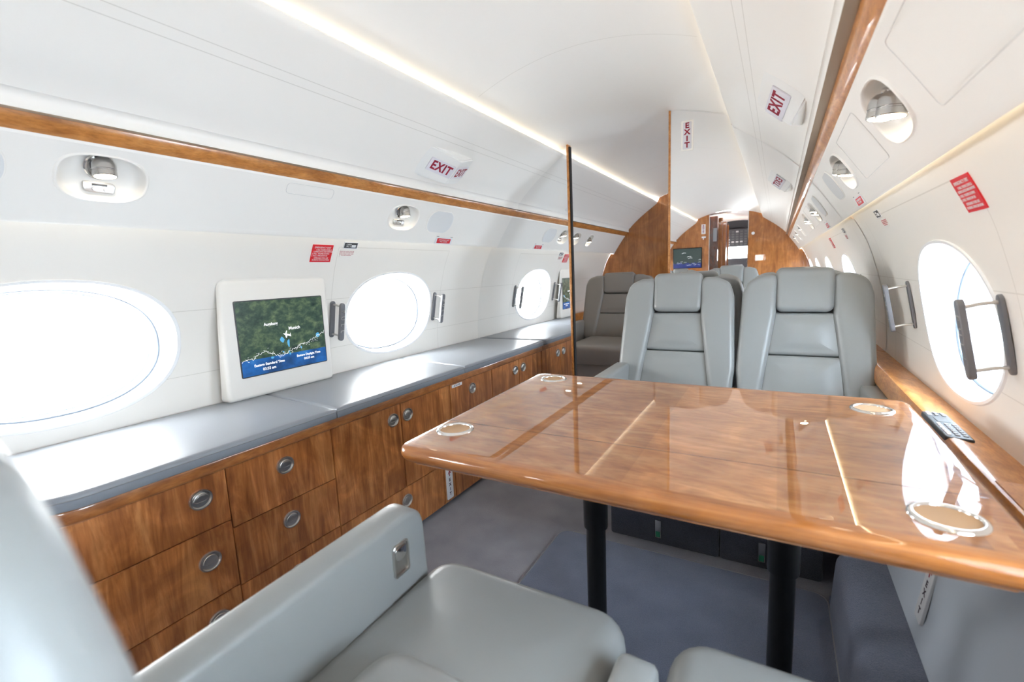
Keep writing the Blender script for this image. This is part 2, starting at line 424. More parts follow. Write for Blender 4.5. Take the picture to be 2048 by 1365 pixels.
def lathe(bm, prof, frame=None, n=32, ex=1.0, ey=1.0):
    """profile of (radius, height) turned about local z; closed at ends when radius is 0"""
    F = frame or Matrix.Identity(4); rings = []
    for r, h in prof:
        if r <= 1e-7: rings.append([bm.verts.new(F @ Vector((0, 0, h)))])
        else: rings.append([bm.verts.new(F @ Vector((math.cos(2 * PI * k / n) * r * ex, math.sin(2 * PI * k / n) * r * ey, h))) for k in range(n)])
    for A, B in zip(rings, rings[1:]):
        if len(A) == 1 and len(B) == 1: continue
        for k in range(n):
            if len(A) == 1: bm.faces.new((A[0], B[k], B[k - 1]))
            elif len(B) == 1: bm.faces.new((A[k - 1], A[k], B[0]))
            else: bm.faces.new((A[k - 1], A[k], B[k], B[k - 1]))
def sweep(bm, prof, ys, flip=1):
    """open strip: profile of (x,z) run along y"""
    rows = [[bm.verts.new((x * flip, y, z)) for x, z in prof] for y in ys]
    for A, B in zip(rows, rows[1:]):
        for i in range(len(prof) - 1): bm.faces.new((A[i], A[i + 1], B[i + 1], B[i]))
def text(name, body, size, mat, parent, F, align='CENTER', ext=0.0004, sx=1.0, spacing=1.0, bold=0.0):
    cu = bpy.data.curves.new(name, 'FONT'); cu.body = body; cu.size = size; cu.align_x = align; cu.align_y = 'CENTER'
    cu.extrude = ext; cu.space_character = spacing; cu.resolution_u = 3; cu.offset = bold; cu.space_line = 0.95
    t = bpy.data.objects.new(name, cu); COL.objects.link(t)
    bpy.context.view_layer.update()
    me = bpy.data.meshes.new_from_object(t.evaluated_get(bpy.context.evaluated_depsgraph_get()))
    bpy.data.objects.remove(t); bpy.data.curves.remove(cu)
    me.transform(F @ Matrix.Diagonal((sx, 1, 1, 1)))
    me.materials.clear(); me.materials.append(mat); me.name = name
    o = bpy.data.objects.new(name, me); COL.objects.link(o); o.parent = parent
    return o

# ------------------------------------------------------------------ the cabin shell
Y0, Y1, YM = -2.6, 5.08, 2.6
def ceil_z(x): return 1.862 - 0.47 * x * x
SW = [(0.935, 1.262), (0.944, 1.246), (0.953, 1.234), (0.966, 1.213), (0.986, 1.176), (1.013, 1.120), (1.037, 1.045), (1.060, 0.965), (1.079, 0.880), (1.092, 0.800), (1.099, 0.710), (1.102, 0.630), (1.100, 0.550), (1.092, 0.40), (1.062, 0.20), (1.01, 0.0)]
_sz = np.array([p[1] for p in SW][::-1]); _sx = np.array([p[0] for p in SW][::-1])
def _smooth_x(z):                     # light smoothing of the measured section
    return float(np.mean([np.interp(z + d, _sz, _sx) for d in (-.03, -.02, -.01, 0, .01, .02, .03)])) if z < 1.19 else float(np.interp(z, _sz, _sx))
def wall_x(z): return _smooth_x(z)
VAL = [(0.53, 1.70), (0.475, 1.728), (0.458, 1.742), (0.450, 1.743), (0.4465, 1.738), (0.448, 1.727), (0.456, 1.717), (0.500, 1.686), (0.555, 1.647), (0.61, 1.606), (0.658, 1.566), (0.70, 1.528), (0.736, 1.491), (0.7365, 1.4895)]
ROLL = [(0.7365, 1.4895), (0.7395, 1.4893), (0.746, 1.484), (0.7495, 1.473), (0.7490, 1.461), (0.746, 1.453), (0.7435, 1.450)]
TAU = [(0.7435, 1.450), (0.766, 1.4505)]
RAIL = [(0.766, 1.4505), (0.767, 1.446), (0.771, 1.437), (0.779, 1.4255), (0.786, 1.419), (0.790, 1.4155)]
PSU = [(0.790, 1.4155), (0.792, 1.409), (0.815, 1.379), (0.845, 1.336), (0.880, 1.284), (0.905, 1.245), (0.911, 1.234), (0.916, 1.230), (0.921, 1.234), (0.925, 1.246), (0.930, 1.259), (0.935, 1.262)]
_pz = np.array([p[1] for p in PSU[1:7]][::-1]); _px = np.array([p[0] for p in PSU[1:7]][::-1])
def psu_x(z): return float(np.interp(z, _pz, _px))
# reading light openings in the service panels: (y, z, half length, half height along the slope)
LAMPS = {'left': [(.560, 1.342, .092, .060), (1.673, 1.336, .092, .060), (-.70, 1.338, .092, .060), (3.79, 1.332, .085, .056), (4.12, 1.332, .060, .056)],
         'right': [(1.205, 1.338, .105, .064), (1.905, 1.338, .098, .062), (.10, 1.338, .092, .060), (-.75, 1.338, .092, .060), (-1.60, 1.338, .092, .060)]}
ON = 2.7
def psu_grid(bm, s, lamps):
    zs = [1.245, 1.256, 1.266] + [1.266 + (1.404 - 1.266) * i / 10 for i in range(1, 11)] + [1.409]
    z0, z1 = zs[2], zs[-2]; zc = zs[2:-1]
    P = lambda y, z: bm.verts.new((s * psu_x(z), y, z))
    lam = sorted(lamps); edges = [Y0]
    for l in lam: edges += [l[0] - l[2] - .03, l[0] + l[2] + .03]
    edges.append(Y1)
    for i, (a, b) in enumerate(zip(edges, edges[1:])):
        cell = i % 2 == 1; n = 16 if cell else max(2, int((b - a) / .12))
        ys = [a + (b - a) * j / n for j in range(n + 1)]; g = {}
        for y in ys:
            for z in zs:
                if cell and a + 1e-6 < y < b - 1e-6 and z0 + 1e-6 < z < z1 - 1e-6: continue
                g[(y, z)] = P(y, z)
        for ya, yb in zip(ys, ys[1:]):
            for za, zb in zip(zs, zs[1:]):
                if cell and za >= z0 - 1e-6 and zb <= z1 + 1e-6: continue
                bm.faces.new((g[(ya, za)], g[(yb, za)], g[(yb, zb)], g[(ya, zb)]))
        if cell:
            yc, zl, hw, hh = lam[i // 2]
            lp = [(y, z0) for y in ys[:-1]] + [(b, z) for z in zc[:-1]] + [(y, z1) for y in ys[:0:-1]] + [(a, z) for z in zc[:0:-1]]
            def hp(q):
                dy, dz = (q[0] - yc), (q[1] - zl) / .824
                k = (abs(dy / hw) ** ON + abs(dz / hh) ** ON) ** (-1 / ON)
                return (yc + dy * k, zl + dz * k * .824)
            rows = []
            for k in range(5):
                t = k / 4
                rows.append([P(q[0] + (h[0] - q[0]) * t, q[1] + (h[1] - q[1]) * t) for q in lp for h in [hp(q)]])
            for A, B in zip(rows, rows[1:]):
                for j in range(len(lp)): bm.faces.new((A[j - 1], A[j], B[j], B[j - 1]))
    bmesh.ops.remove_doubles(bm, verts=bm.verts[:], dist=1e-4)
YS = [Y0 + (Y1 - Y0) * i / 16 for i in range(17)]
bm = BM(); sweep(bm, [(x, ceil_z(x)) for x in np.linspace(-.425, .425, 35)], YS)
# the ceiling turns up and out into the light coves, then down to the valance
for s in (-1, 1):
    sweep(bm, [(s * x, ceil_z(x)) for x in np.linspace(.425, .50, 5)] + [(s * .53, 1.742), (s * .53, 1.70)], YS)
bmesh.ops.remove_doubles(bm, verts=bm.verts[:], dist=1e-5)
obj('ceiling', bm, MA['ceiling'], kind='structure')
for s, side in ((-1, 'left'), (1, 'right')):
    bm = BM(); sweep(bm, VAL, YS, s); obj('wall_upper_' + side, bm, MA['valance'], kind='structure')
    bm = BM(); sweep(bm, PSU[:2], YS, s); sweep(bm, PSU[5:], YS, s)
    psu_grid(bm, s, LAMPS[side]); obj('wall_middle_' + side, bm, MA['psu'], kind='structure')
k = 1
for s in (-1, 1):
    for prof, mat in ((ROLL, 'trimwhite'), (TAU, 'taupe'), (RAIL, 'rail')):
        bm = BM(); sweep(bm, prof, YS, s); obj('trim_%d' % k, bm, MA[mat], kind='structure'); k += 1

# side walls, with the oval window openings
zlow = [0.0, 0.1, 0.2, 0.3, 0.4, 0.5, 0.56, 0.62]; CZ0, CZ1, NZ = 0.62, 1.15, 20
zcell = [CZ0 + (CZ1 - CZ0) * i / NZ for i in range(NZ + 1)]
zrows = zlow[:-1] + zcell + [1.165, 1.176, 1.195, 1.213, 1.224, 1.234, 1.246, 1.262]
CH, NYC, NR = 0.37, 24, 7
def hole_pt(c, q):
    dy, dz = q[0] - c[0], q[1] - c[1]
    k = (abs(dy / WA) ** WN + abs(dz / WB) ** WN) ** (-1 / WN)
    return (c[0] + dy * k, c[1] + dz * k)
def cell_loop(yc):
    y0, y1 = yc - CH, yc + CH
    ycs = [y0 + (y1 - y0) * i / NYC for i in range(NYC + 1)]
    return [(y, CZ0) for y in ycs[:-1]] + [(y1, z) for z in zcell[:-1]] + [(y, CZ1) for y in ycs[:0:-1]] + [(y0, z) for z in zcell[:0:-1]]
def side_wall(s, side, wins):
    bm = BM()
    P = lambda y, z: bm.verts.new((s * wall_x(z), y, z))
    edges = [Y0] + sorted([y + d for y in wins for d in (-CH, CH)]) + [Y1]
    for i, (a, b) in enumerate(zip(edges, edges[1:])):
        if b - a < 1e-4: continue
        cell = i % 2 == 1
        n = NYC if cell else max(2, int((b - a) / .1))
        ys = [a + (b - a) * j / n for j in range(n + 1)]
        g = {}
        for y in ys:
            for z in zrows:
                if cell and a + 1e-6 < y < b - 1e-6 and CZ0 + 1e-6 < z < CZ1 - 1e-6: continue
                g[(y, z)] = P(y, z)
        for ya, yb in zip(ys, ys[1:]):
            for za, zb in zip(zrows, zrows[1:]):
                if cell and za >= CZ0 - 1e-6 and zb <= CZ1 + 1e-6: continue
                bm.faces.new((g[(ya, za)], g[(yb, za)], g[(yb, zb)], g[(ya, zb)]))
        if cell:
            c = ((a + b) / 2, WZ); lp = cell_loop(c[0])
            rows = [[P(q[0], q[1]) for q in lp]]
            for k in range(1, NR + 1):
                t = k / NR; t = 1 - (1 - t) ** 1.3
                rows.append([P(q[0] + (h[0] - q[0]) * t, q[1] + (h[1] - q[1]) * t) for q in lp for h in [hole_pt(c, q)]])
            for A, B in zip(rows, rows[1:]):
                for j in range(len(lp)): bm.faces.new((A[j - 1], A[j], B[j], B[j - 1]))
    bmesh.ops.remove_doubles(bm, verts=bm.verts[:], dist=2e-4)
    return obj('wall_' + side, bm, MA['wall_' + side], kind='structure', sharp=50)
side_wall(-1, 'left', WIN_L); side_wall(1, 'right', WIN_R + WIN_AFT)
wn = 1
def window(s, yc):
    global wn
    root = bpy.data.objects.new('window_%d' % wn, None); COL.objects.link(root); wn += 1
    root.location = (s * 1.08, yc, WZ); root['kind'] = 'structure'; root.empty_display_size = .1
    T = Matrix.Translation((-s * 1.08, -yc, -WZ))
    n = 88; ang = [2 * PI * i / n for i in range(n)]
    def loop(bm, k, dep, proud=False):
        vs = []
        for a in ang:
            ca, sa = math.cos(a), math.sin(a)
            y = yc + k * WA * math.copysign(abs(ca) ** (2 / WN), ca); z = WZ + k * WB * math.copysign(abs(sa) ** (2 / WN), sa)
            x = wall_x(z) if proud else None
            xx = (x - .004 if proud == 2 else x) if proud else wall_x(z) * (1 - min(1, dep * 14)) + 1.085 * min(1, dep * 14) + dep
            vs.append(bm.verts.new(T @ Vector((s * (xx), y, z))))
        return vs
    def skin(bm, loops):
        for A, B in zip(loops, loops[1:]):
            for i in range(n): bm.faces.new((A[i - 1], A[i], B[i], B[i - 1]))
    bm = BM()
    skin(bm, [loop(bm, 1.045, 0, 1), loop(bm, 1.035, 0, 2), loop(bm, 1.0, 0, 2), loop(bm, .985, .012), loop(bm, .955, .04), loop(bm, .93, .06), loop(bm, .915, .062), loop(bm, .91, .075), loop(bm, .90, .10), loop(bm, .885, .104), loop(bm, .88, .125)])
    obj('window_frame', bm, MA['frame'], root, recalc=False)
    for k, dep in ((.918, .0635), (.888, .106)):
        bt = BM(); cs = [v.co.copy() for v in loop(bt, k, dep)]; bt.free(); bm = BM(); tube(bm, cs, .0035, 6, closed=True); obj('pane_seal', bm, MA['seal'], root)
    for nm, k, dep in (('inner_pane', .925, .064), ('outer_pane', .89, .108)):
        bm = BM(); f = [loop(bm, k, dep), loop(bm, k, dep + .004)]
        bm.faces.new(f[0]); bm.faces.new(list(reversed(f[1]))); skin(bm, f)
        obj(nm, bm, MA['glass'], root)
for y in WIN_L: window(-1, y)
for y in WIN_R + WIN_AFT: window(1, y)
bm = box(-1.02, 1.02, Y0, Y1, -.03, 0.0); obj('floor', bm, MA['carpet'], kind='structure')

def section(side, x_in, grow=0.0):
    """cross-section polygon of the cabin on one side, from x_in to the wall"""
    pts = []
    for x in np.linspace(x_in, .43, 10): pts.append((x, ceil_z(x)))
    pts += [p for p in VAL[4:]] + ROLL[1:-1] + [RAIL[0]] + RAIL[1:-1] + PSU[:8]
    for z in np.linspace(1.232, 0.0, 26): pts.append((wall_x(z), z))
    pts.append((x_in, 0.0))
    return [((p[0]) * side, p[1]) for p in pts]
def slab(side, x_in, y0, y1):
    """section polygon extruded between y0 and y1"""
    bm = BM()
    F = Matrix(((1, 0, 0, 0), (0, 0, 1, 0), (0, 1, 0, 0), (0, 0, 0, 1)))
    prism(bm, section(side, x_in), y0, y1, F)
    return bm
bmA = slab(-1, 0.0, Y1, Y1 + .03); bmB = slab(1, 0.0, Y1, Y1 + .03)
obj('wall_rear_left', bmA, MA['bulk'], kind='structure', sharp=20); obj('wall_rear_right', bmB, MA['bulk'], kind='structure', sharp=20)
obj('wall_front_left', slab(-1, .27, Y0 - .03, Y0), MA['bulk'], kind='structure', sharp=20)
obj('wall_front_right', slab(1, .27, Y0 - .03, Y0), MA['bulk'], kind='structure', sharp=20)

# light coves along both sides of the ceiling and wash strips behind the lower lip of the service panels
for s, side in ((-1, 'left'), (1, 'right')):
    for (a, b, where) in ((Y0 + .02, YM - .005, 'main cabin'), (YM + .035, Y1 - .02, 'rear cabin')):
        t = thing('cove_light', 'warm cove light strip hidden in the %s ceiling valance of the %s' % (side, where), 'light', (s * .490, (a + b) / 2, 1.7215))
        hl = (b - a) / 2
        bm = BM(); add_box(bm, -.012, .012, -hl, hl, 0, .008); obj('channel', bm, MA['midgrey'], t)
        bm = BM(); add_box(bm, -.009, .009, -hl, hl, .008, .011); obj('diffuser', bm, MA['cove'], t)
    t = thing('wash_light', 'thin warm light strip under the %s service panel edge' % side, 'light', (s * .930, 0, 1.2605))
    bm = BM(); add_box(bm, -.0025, .0035, Y0 + .02, Y1 - .02, -.006, -.003); obj('diffuser', bm, MA['wash'], t)

# ------------------------------------------------------------------ mirrored partition with the aisle doorway
JL, JR = -0.415, 0.165
def partition(side, x_in, label):
    t = thing('mirrored_partition', label, 'mirror', (side * .6, YM, 0))
    T = Matrix.Translation((-side * .6, -YM, 0))
    sec = section(1, x_in * side)
    sec = [(side * (x - (.0015 if x > x_in * side + 1e-4 else 0)), z - .001 if z > 1.7 else z) for x, z in sec]
    F = T @ Matrix(((1, 0, 0, 0), (0, 0, 1, 0), (0, 1, 0, 0), (0, 0, 0, 1)))
    bm = BM(); prism(bm, sec, YM, YM + .006, F); obj('mirror_glass', bm, MA['mirror'], t, sharp=20)
    bm = BM(); prism(bm, sec, YM + .006, YM + .034, F); obj('backing_panel', bm, MA['bulk'], t, sharp=20)
    zt = ceil_z(abs(x_in)) - .002
    a, b = (x_in, x_in + .013) if side < 0 else (x_in - .011, x_in)
    bm = BM(); add_box(bm, a, b, YM - .004, YM + .036, 0.0, zt, .002, 1, T); obj('edge_trim', bm, MA['rail'], t)
    if side < 0:
        bm = BM(); add_box(bm, b, b + .006, YM + .004, YM + .030, 0.0, zt - .012, 0, 1, T); obj('door_seal', bm, MA['rubber'], t)
    return t
partition(-1, JL, 'full-height mirror panel left of the aisle doorway, wooden edge strip with black seal')
partition(1, JR, 'full-height mirror panel behind the two facing seats, wooden edge strip on its left')

def door_sign(x, y, z, facing, label, kind='EXIT'):
    t = thing('exit_sign', label, 'sign', (x, y, z))
    F = frame_m((0, 0, 0), (1, 0, 0) if facing < 0 else (-1, 0, 0), (0, 0, 1))
    bm = BM(); pillow(bm, round_poly([(-.029, -.073), (.029, -.073), (.029, .073), (-.029, .073)], .004, 3), .006, .0015, 0, F, 2); obj('housing', bm, MA['trimwhite'], t)
    bm = BM(); pillow(bm, round_poly([(-.021, -.065), (.021, -.065), (.021, .065), (-.021, .065)], .003, 3), .0075, .001, 0, F, 2); obj('face', bm, MA['signface'], t)
    for i, ch in enumerate('EXIT'):
        text('lettering', ch, .036, MA['signred'], t, F @ Matrix.Translation((0, .047 - i * .0313, .0077)), sx=1.12, bold=.0012)
    return t
door_sign(.246, YM - .001, 1.710, -1, 'white upright sign reading EXIT downwards, high on the mirror beside the doorway edge')

# ------------------------------------------------------------------ exit signs on the ceiling valances
def wedge_sign(s, label):
    z0, dz = 1.556, .040
    def vp(z): return float(np.interp(z, [p[1] for p in VAL[6:]][::-1], [p[0] for p in VAL[6:]][::-1]))
    ya, yb, yc = 1.600, 1.945, 1.795
    t = thing('exit_sign', label, 'sign', (s * vp(z0), yc, z0))
    O = Vector((s * vp(z0), yc, z0))
    zl, zh = z0 - dz, z0 + dz
    lo, hi = Vector((s * vp(zl), 0, zl)), Vector((s * vp(zh), 0, zh))
    up = (hi - lo).normalized(); nrm = Vector((-s * up.z, 0, s * up.x)).normalized()
    if nrm.z > 0: nrm = -nrm
    def P(y, v, h): return (lo + (hi - lo) * v) + Vector((0, y, 0)) + nrm * h - O
    bm = BM(); V = bm.verts.new
    H = .043
    a0, a1 = V(P(ya, -.12, -.004)), V(P(ya, 1.12, -.004)); b0, b1 = V(P(yb, -.12, -.004)), V(P(yb, 1.12, -.004))
    c0, c1 = V(P(yc, -.05, H)), V(P(yc, 1.05, H))
    d0, d1 = V(P(yc, -.16, -.004)), V(P(yc, 1.16, -.004))
    for f in ((a0, c0, c1, a1), (c0, b0, b1, c1), (a0, d0, c0), (d0, b0, c0), (a1, c1, d1), (d1, c1, b1)): bm.faces.new(f)
    bmesh.ops.bevel(bm, geom=[e for e in bm.edges if len(e.link_faces) == 2], offset=.005, segments=2, affect='EDGES')
    obj('housing', bm, MA['housing'], t, sharp=30)
    for y_lo, y_hi, u0, u1 in ((ya, yc, .26, .965), (yb, yc, .12, .955)):
        p0, p1 = P(y_lo, .5, -.004), P(yc, .5, H)
        e = (p1 - p0); read = Vector((0, 1, 0)) * -s            # reading direction for someone in the aisle
        U = e.normalized() if e.dot(read) > 0 else -e.normalized()
        cen = p0 + e * ((u0 + u1) / 2); L = e.length * (u1 - u0)
        Fm = frame_m((0, 0, 0), U, P(yc, 1, 0) - P(yc, 0, 0))
        nn = Vector((Fm[0][2], Fm[1][2], Fm[2][2]))
        cen = cen + nn * .0005
        for i in range(3): Fm[i][3] = cen[i]
        hw, hh = L / 2, .032
        bm = BM(); pillow(bm, round_poly([(-hw, -hh), (hw, -hh), (hw, hh), (-hw, hh)], .004, 3), .004, .001, 0, Fm, 2); obj('face', bm, MA['signface'], t)
        text('lettering', 'EXIT', .058, MA['signred'], t, Fm @ Matrix.Translation((0, 0, .0042)), sx=L / .160, spacing=1.12, bold=.0018)
wedge_sign(-1, 'white wedge-shaped EXIT sign with two faces on the left ceiling valance')
wedge_sign(1, 'white wedge-shaped EXIT sign with two faces on the right ceiling valance')

# ------------------------------------------------------------------ service panel fittings (lamps, speakers, hatches, labels)
def psu_frame(s, y, z, out=0.0):
    a, b = Vector((s * psu_x(z - .03), 0, z - .03)), Vector((s * psu_x(z + .03), 0, z + .03))
    up = (b - a).normalized(); U = Vector((0, -s, 0))
    F = frame_m((0, 0, 0), U, up); n = Vector((F[0][2], F[1][2], F[2][2]))
    o = Vector((s * psu_x(z), y, z)) + n * out
    for i in range(3): F[i][3] = o[i]
    return F
def local(F):
    """split a frame into its origin and the rotation part"""
    o = (F[0][3], F[1][3], F[2][3]); R = F.copy(); R[0][3] = R[1][3] = R[2][3] = 0
    return o, R
def reading_light(s, y, z, label, hw=.092, hh=.060, lamps=1, plate=True):
    o, R = local(psu_frame(s, y, z, .0))
    t = thing('reading_light', label, 'reading light', o, 0, 'reading lights')
    # oval bezel around a real opening in the panel, with a bowl behind it (deepest at the top)
    bm = BM(); n = 56; rows = []
    for k, d in ((1.075, -.0012), (1.06, .0035), (1.03, .0055), (1.0, .0045), (.975, .0), (.95, -.010), (.90, -.021), (.80, -.028), (.55, -.030), (.25, -.0305)):
        row = []
        for i in range(n):
            a = 2 * PI * i / n; ca, sa = math.cos(a), math.sin(a)
            u = k * hw * math.copysign(abs(ca) ** (2 / ON), ca); v = k * hh * math.copysign(abs(sa) ** (2 / ON), sa)
            row.append(bm.verts.new(R @ Vector((u, v, d * (1 + .35 * v / hh) if d < -.005 else d))))
        rows.append(row)
    for A, B in zip(rows, rows[1:]):
        for i in range(n): bm.faces.new((A[i - 1], A[i], B[i], B[i - 1]))
    bm.faces.new(rows[-1]); obj('bezel', bm, MA['trimwhite'], t, sharp=70)
    dn = (R.inverted() @ Vector((-s * .12, -.05, -1))).normalized()
    for i in range(lamps):
        u = 0 if lamps == 1 else (.022 if i == 0 else -.034)
        v = .006 if plate else (-.016 if i == 0 else -.002)
        lc = Vector((u, v, .001 if plate else .007)); c = lc - dn * .040
        bm = BM(); lathe(bm, [(.033, -.002), (.0345, .003), (.032, .005), (.027, .003), (.0265, -.004)], R @ Matrix.Translation((u, v + .014, -.027))); obj('socket_ring', bm, MA['chrome'], t)
        F2 = R @ frame_m(c, Vector((1, 0, 0)), dn.cross(Vector((1, 0, 0))))
        bm = BM(); lathe(bm, [(0, -.006), (.018, -.005), (.0245, .002), (.0265, .010), (.0265, .0225), (.0250, .0235), (.0250, .026), (.0258, .027), (.0258, .038), (.0245, .040), (.0225, .0395)], F2); obj('lamp_barrel', bm, MA['barrel'], t, sharp=30)
        bm = BM(); lathe(bm, [(.0226, .0394), (.0, .0398)], F2); obj('lamp_lens', bm, MA['lampglow'], t)
    if plate:
        RP = R @ Matrix.Translation((0, -.034, -.0215)) @ Matrix.Rotation(-.42, 4, 'X')
        bm = BM(); pillow(bm, round_poly([(-.034, -.014), (.030, -.014), (.037, .013), (-.034, .013)], [.012, .004, .012, .004], 4), .006, .002, 0, RP, 3); obj('switch_plate', bm, MA['nickel'], t)
        bm = BM(); add_box(bm, -.014, .014, .004, .007, .006, .0085, .001, 1, RP); obj('switch_slot', bm, MA['darkgrey'], t)
        for u in (-.012, .012):
            bm = BM(); lathe(bm, [(.0055, .006), (.005, .0085), (0, .009)], RP @ Matrix.Translation((u, -.005, 0)), 14); obj('button', bm, MA['nickel'], t)
    return t
reading_light(-1, .560, 1.342, 'oval reading light on the left service panel, above the large near window')
reading_light(-1, 1.673, 1.336, 'oval reading light on the left service panel, above the far window', .092, .060)
reading_light(-1, -.70, 1.338, 'oval reading light on the left service panel behind the camera, seen only in the mirror')
reading_light(1, 1.205, 1.338, 'large oval reading light with two lamps on the right service panel, nearest', .105, .064, 2, False)
reading_light(1, 1.905, 1.338, 'oval reading light with two lamps on the right service panel, towards the mirror', .098, .062, 2, False)
reading_light(1, .10, 1.338, 'oval reading light on the right service panel beside the camera, seen only in the mirror')
reading_light(1, -.75, 1.338, 'oval reading light on the right service panel near the entry, seen only in the mirror')
reading_light(1, -1.60, 1.338, 'oval reading light nearest the front bulkhead on the right, seen only in the mirror')
reading_light(-1, 3.79, 1.332, 'reading light seen through the doorway, nearer the wooden edge strip', .085, .056)
reading_light(-1, 4.12, 1.332, 'reading light seen through the doorway, nearer the rear bulkhead', .060, .056, 1, False)
def speaker(s, y, z, label, hw=.10, hh=.062):
    o, R = local(psu_frame(s, y, z))
    t = thing('speaker_grille', label, 'speaker', o)
    out = round_poly([(-hw, -hh), (hw, -hh), (hw, hh), (-hw, hh)], hh * .92, 8)
    bm = BM(); pillow(bm, out, .003, .002, 0, R, 3); obj('rim', bm, MA['trimwhite'], t)
    bm = BM(); pillow(bm, offset_poly([Vector(p) for p in out], .004), .004, .001, .0005, R, 2); obj('mesh_cover', bm, MA['grille'], t)
speaker(-1, 1.940, 1.336, 'grey oval speaker grille on the left service panel beside the mirror')
speaker(-1, .285, 1.343, 'grey oval speaker grille cut by the left picture edge')
speaker(1, 2.235, 1.338, 'flat oval speaker grille on the right service panel beside the mirror')
def hatch(s, y, z, hw, hh, label):
    o, R = local(psu_frame(s, y, z))
    t = thing('access_hatch', label, 'hatch', o)
    O = Vector(o); n = Vector((R[0][2], R[1][2], R[2][2]))
    def sp(u, v, h):                     # a point on the curved panel
        zz = z + v * .8
        return Vector((s * psu_x(zz), y - s * u, zz)) + n * h - O
    outl = resample(round_poly([(-hw, -hh), (hw, -hh), (hw, hh), (-hw, hh)], .014, 5), .02)
    bm = BM(); us = np.linspace(-hw + .006, hw - .006, 9); vs = np.linspace(-hh + .006, hh - .006, 9)
    g = [[bm.verts.new(sp(u, v, .0005)) for v in vs] for u in us]
    for i in range(8):
        for k in range(8): bm.faces.new((g[i][k], g[i + 1][k], g[i + 1][k + 1], g[i][k + 1]))
    obj('lid', bm, MA['psu'], t)
    bm = BM(); tube(bm, [sp(q.x, q.y, .0002) for q in outl], .0009, 6, closed=True); obj('joint', bm, MA['joint'], t)
hatch(-1, 1.156, 1.384, .097, .020, 'small white rectangular hatch on the left service panel between the reading lights')
hatch(1, 1.555, 1.338, .165, .070, 'white rounded hatch on the right service panel between the two reading lights')
hatch(1, .80, 1.338, .20, .070, 'white rounded hatch at the top right corner of the picture')
def lift_label(s, y, label):
    o, R = local(psu_frame(s, y, 1.252, .0008))
    t = thing('warning_placard', label, 'sign', o)
    bm = BM(); add_box(bm, -.072, .072, -.020, .021, -.001, .0008, 0, 1, R); obj('backing', bm, MA['placardwhite'], t)
    bm = BM(); add_box(bm, -.057, .057, -.016, .010, .0008, .0014, 0, 1, R); obj('red_field', bm, MA['red'], t)
    text('lettering', 'EMERGENCY EXIT\nPULL COVER', .0100, MA['placardwhite'], t, R @ Matrix.Translation((0, -.003, .0015)), sx=1.1)
    for u in (-.060, .060):
        bm = BM(); add_box(bm, u - .010, u + .010, .0185, .0215, 0, .002, 0, 1, R); obj('clip', bm, MA['midgrey'], t)
lift_label(-1, 2.030, 'small red and white emergency label on the lower edge of the left service panel')
lift_label(1, 2.000, 'small red and white emergency label on the lower edge of the right service panel')

# ------------------------------------------------------------------ placards and grab handles on the side walls
def wall_frame(s, y, z, out=0.0):
    a, b = Vector((s * wall_x(z - .02), 0, z - .02)), Vector((s * wall_x(z + .02), 0, z + .02))
    F = frame_m((0, 0, 0), (0, -s, 0), b - a); n = Vector((F[0][2], F[1][2], F[2][2]))
    o = Vector((s * wall_x(z), y, z)) + n * out
    for i in range(3): F[i][3] = o[i]
    return F
def big_placard(s, y, z, label):
    o, R = local(wall_frame(s, y, z, .002))
    t = thing('emergency_placard', label, 'sign', o)
    bm = BM(); add_box(bm, -.050, .050, -.038, .038, -.002, .0008, 0, 1, R); obj('plate', bm, MA['red'], t)
    rows = [('EMERGENCY EXIT', 0, .026), ('1. PULL THUMB COVER &', .006, .0155), ('LOWER LATCH AND REMOVE', .004, .0075), ('2. PULL THUMB DOWN', -.006, -.0015), ('3. PULL WINDOW IN', -.010, -.0105), ('OPERABLE FOR USE', 0, -.0205), ('DURING EVACUATION', 0, -.0290)]
    for i, (b, u, v) in enumerate(rows):
        text('lettering', b, .0105 if i == 0 else .0085, MA['placardwhite'], t, R @ Matrix.Translation((u, v, .0009)), sx=.80 if len(b) > 18 else .95)
big_placard(-1, 1.312, 1.176, 'red emergency instruction placard on the left wall above the screen')
big_placard(1, 1.258, 1.172, 'red emergency instruction placard on the right wall above the window')
def black_placard(s, y, z, label):
    o, R = local(wall_frame(s, y, z, .0025))
    t = thing('seat_belt_placard', label, 'sign', o)
    bm = BM(); add_box(bm, -.038, .038, -.0155, .0155, -.002, .0004, 0, 1, R); obj('border', bm, MA['placardwhite'], t)
    bm = BM(); add_box(bm, -.035, .035, -.0125, .0125, .0004, .0009, 0, 1, R); obj('plate', bm, MA['darkgrey'], t)
    text('lettering', 'CABIN\nNO. 2', .0095, MA['placardwhite'], t, R @ Matrix.Translation((-.012, 0, .001)))
    bm = BM(); add_box(bm, .006, .026, -.007, .001, .0009, .0014, .002, 1, R); obj('symbol', bm, MA['placardwhite'], t)
def pink_placard(s, y, z, label):
    o, R = local(wall_frame(s, y, z, .0015))
    t = thing('notice_label', label, 'sign', o)
    bm = BM(); add_box(bm, -.036, .036, -.017, .017, -.001, .0004, 0, 1, R); obj('film', bm, MA['wall_left'], t)
    text('lettering', 'WINDOW SHADES MUST BE\nOPEN AND THE AISLE KEPT\nCLEAR DURING TAXI, TAKE-\nOFF AND LANDING', .0062, MA['pinkink'], t, R @ Matrix.Translation((0, 0, .0005)))
black_placard(-1, 1.452, 1.212, 'black and white placard on the left wall, just under the service panel')
pink_placard(-1, 1.440, 1.178, 'faint red printed notice below the black placard on the left wall')
black_placard(1, 2.105, 1.210, 'black and white placard on the right wall, just under the service panel')
pink_placard(1, 2.075, 1.176, 'faint red printed notice below the black placard on the right wall')

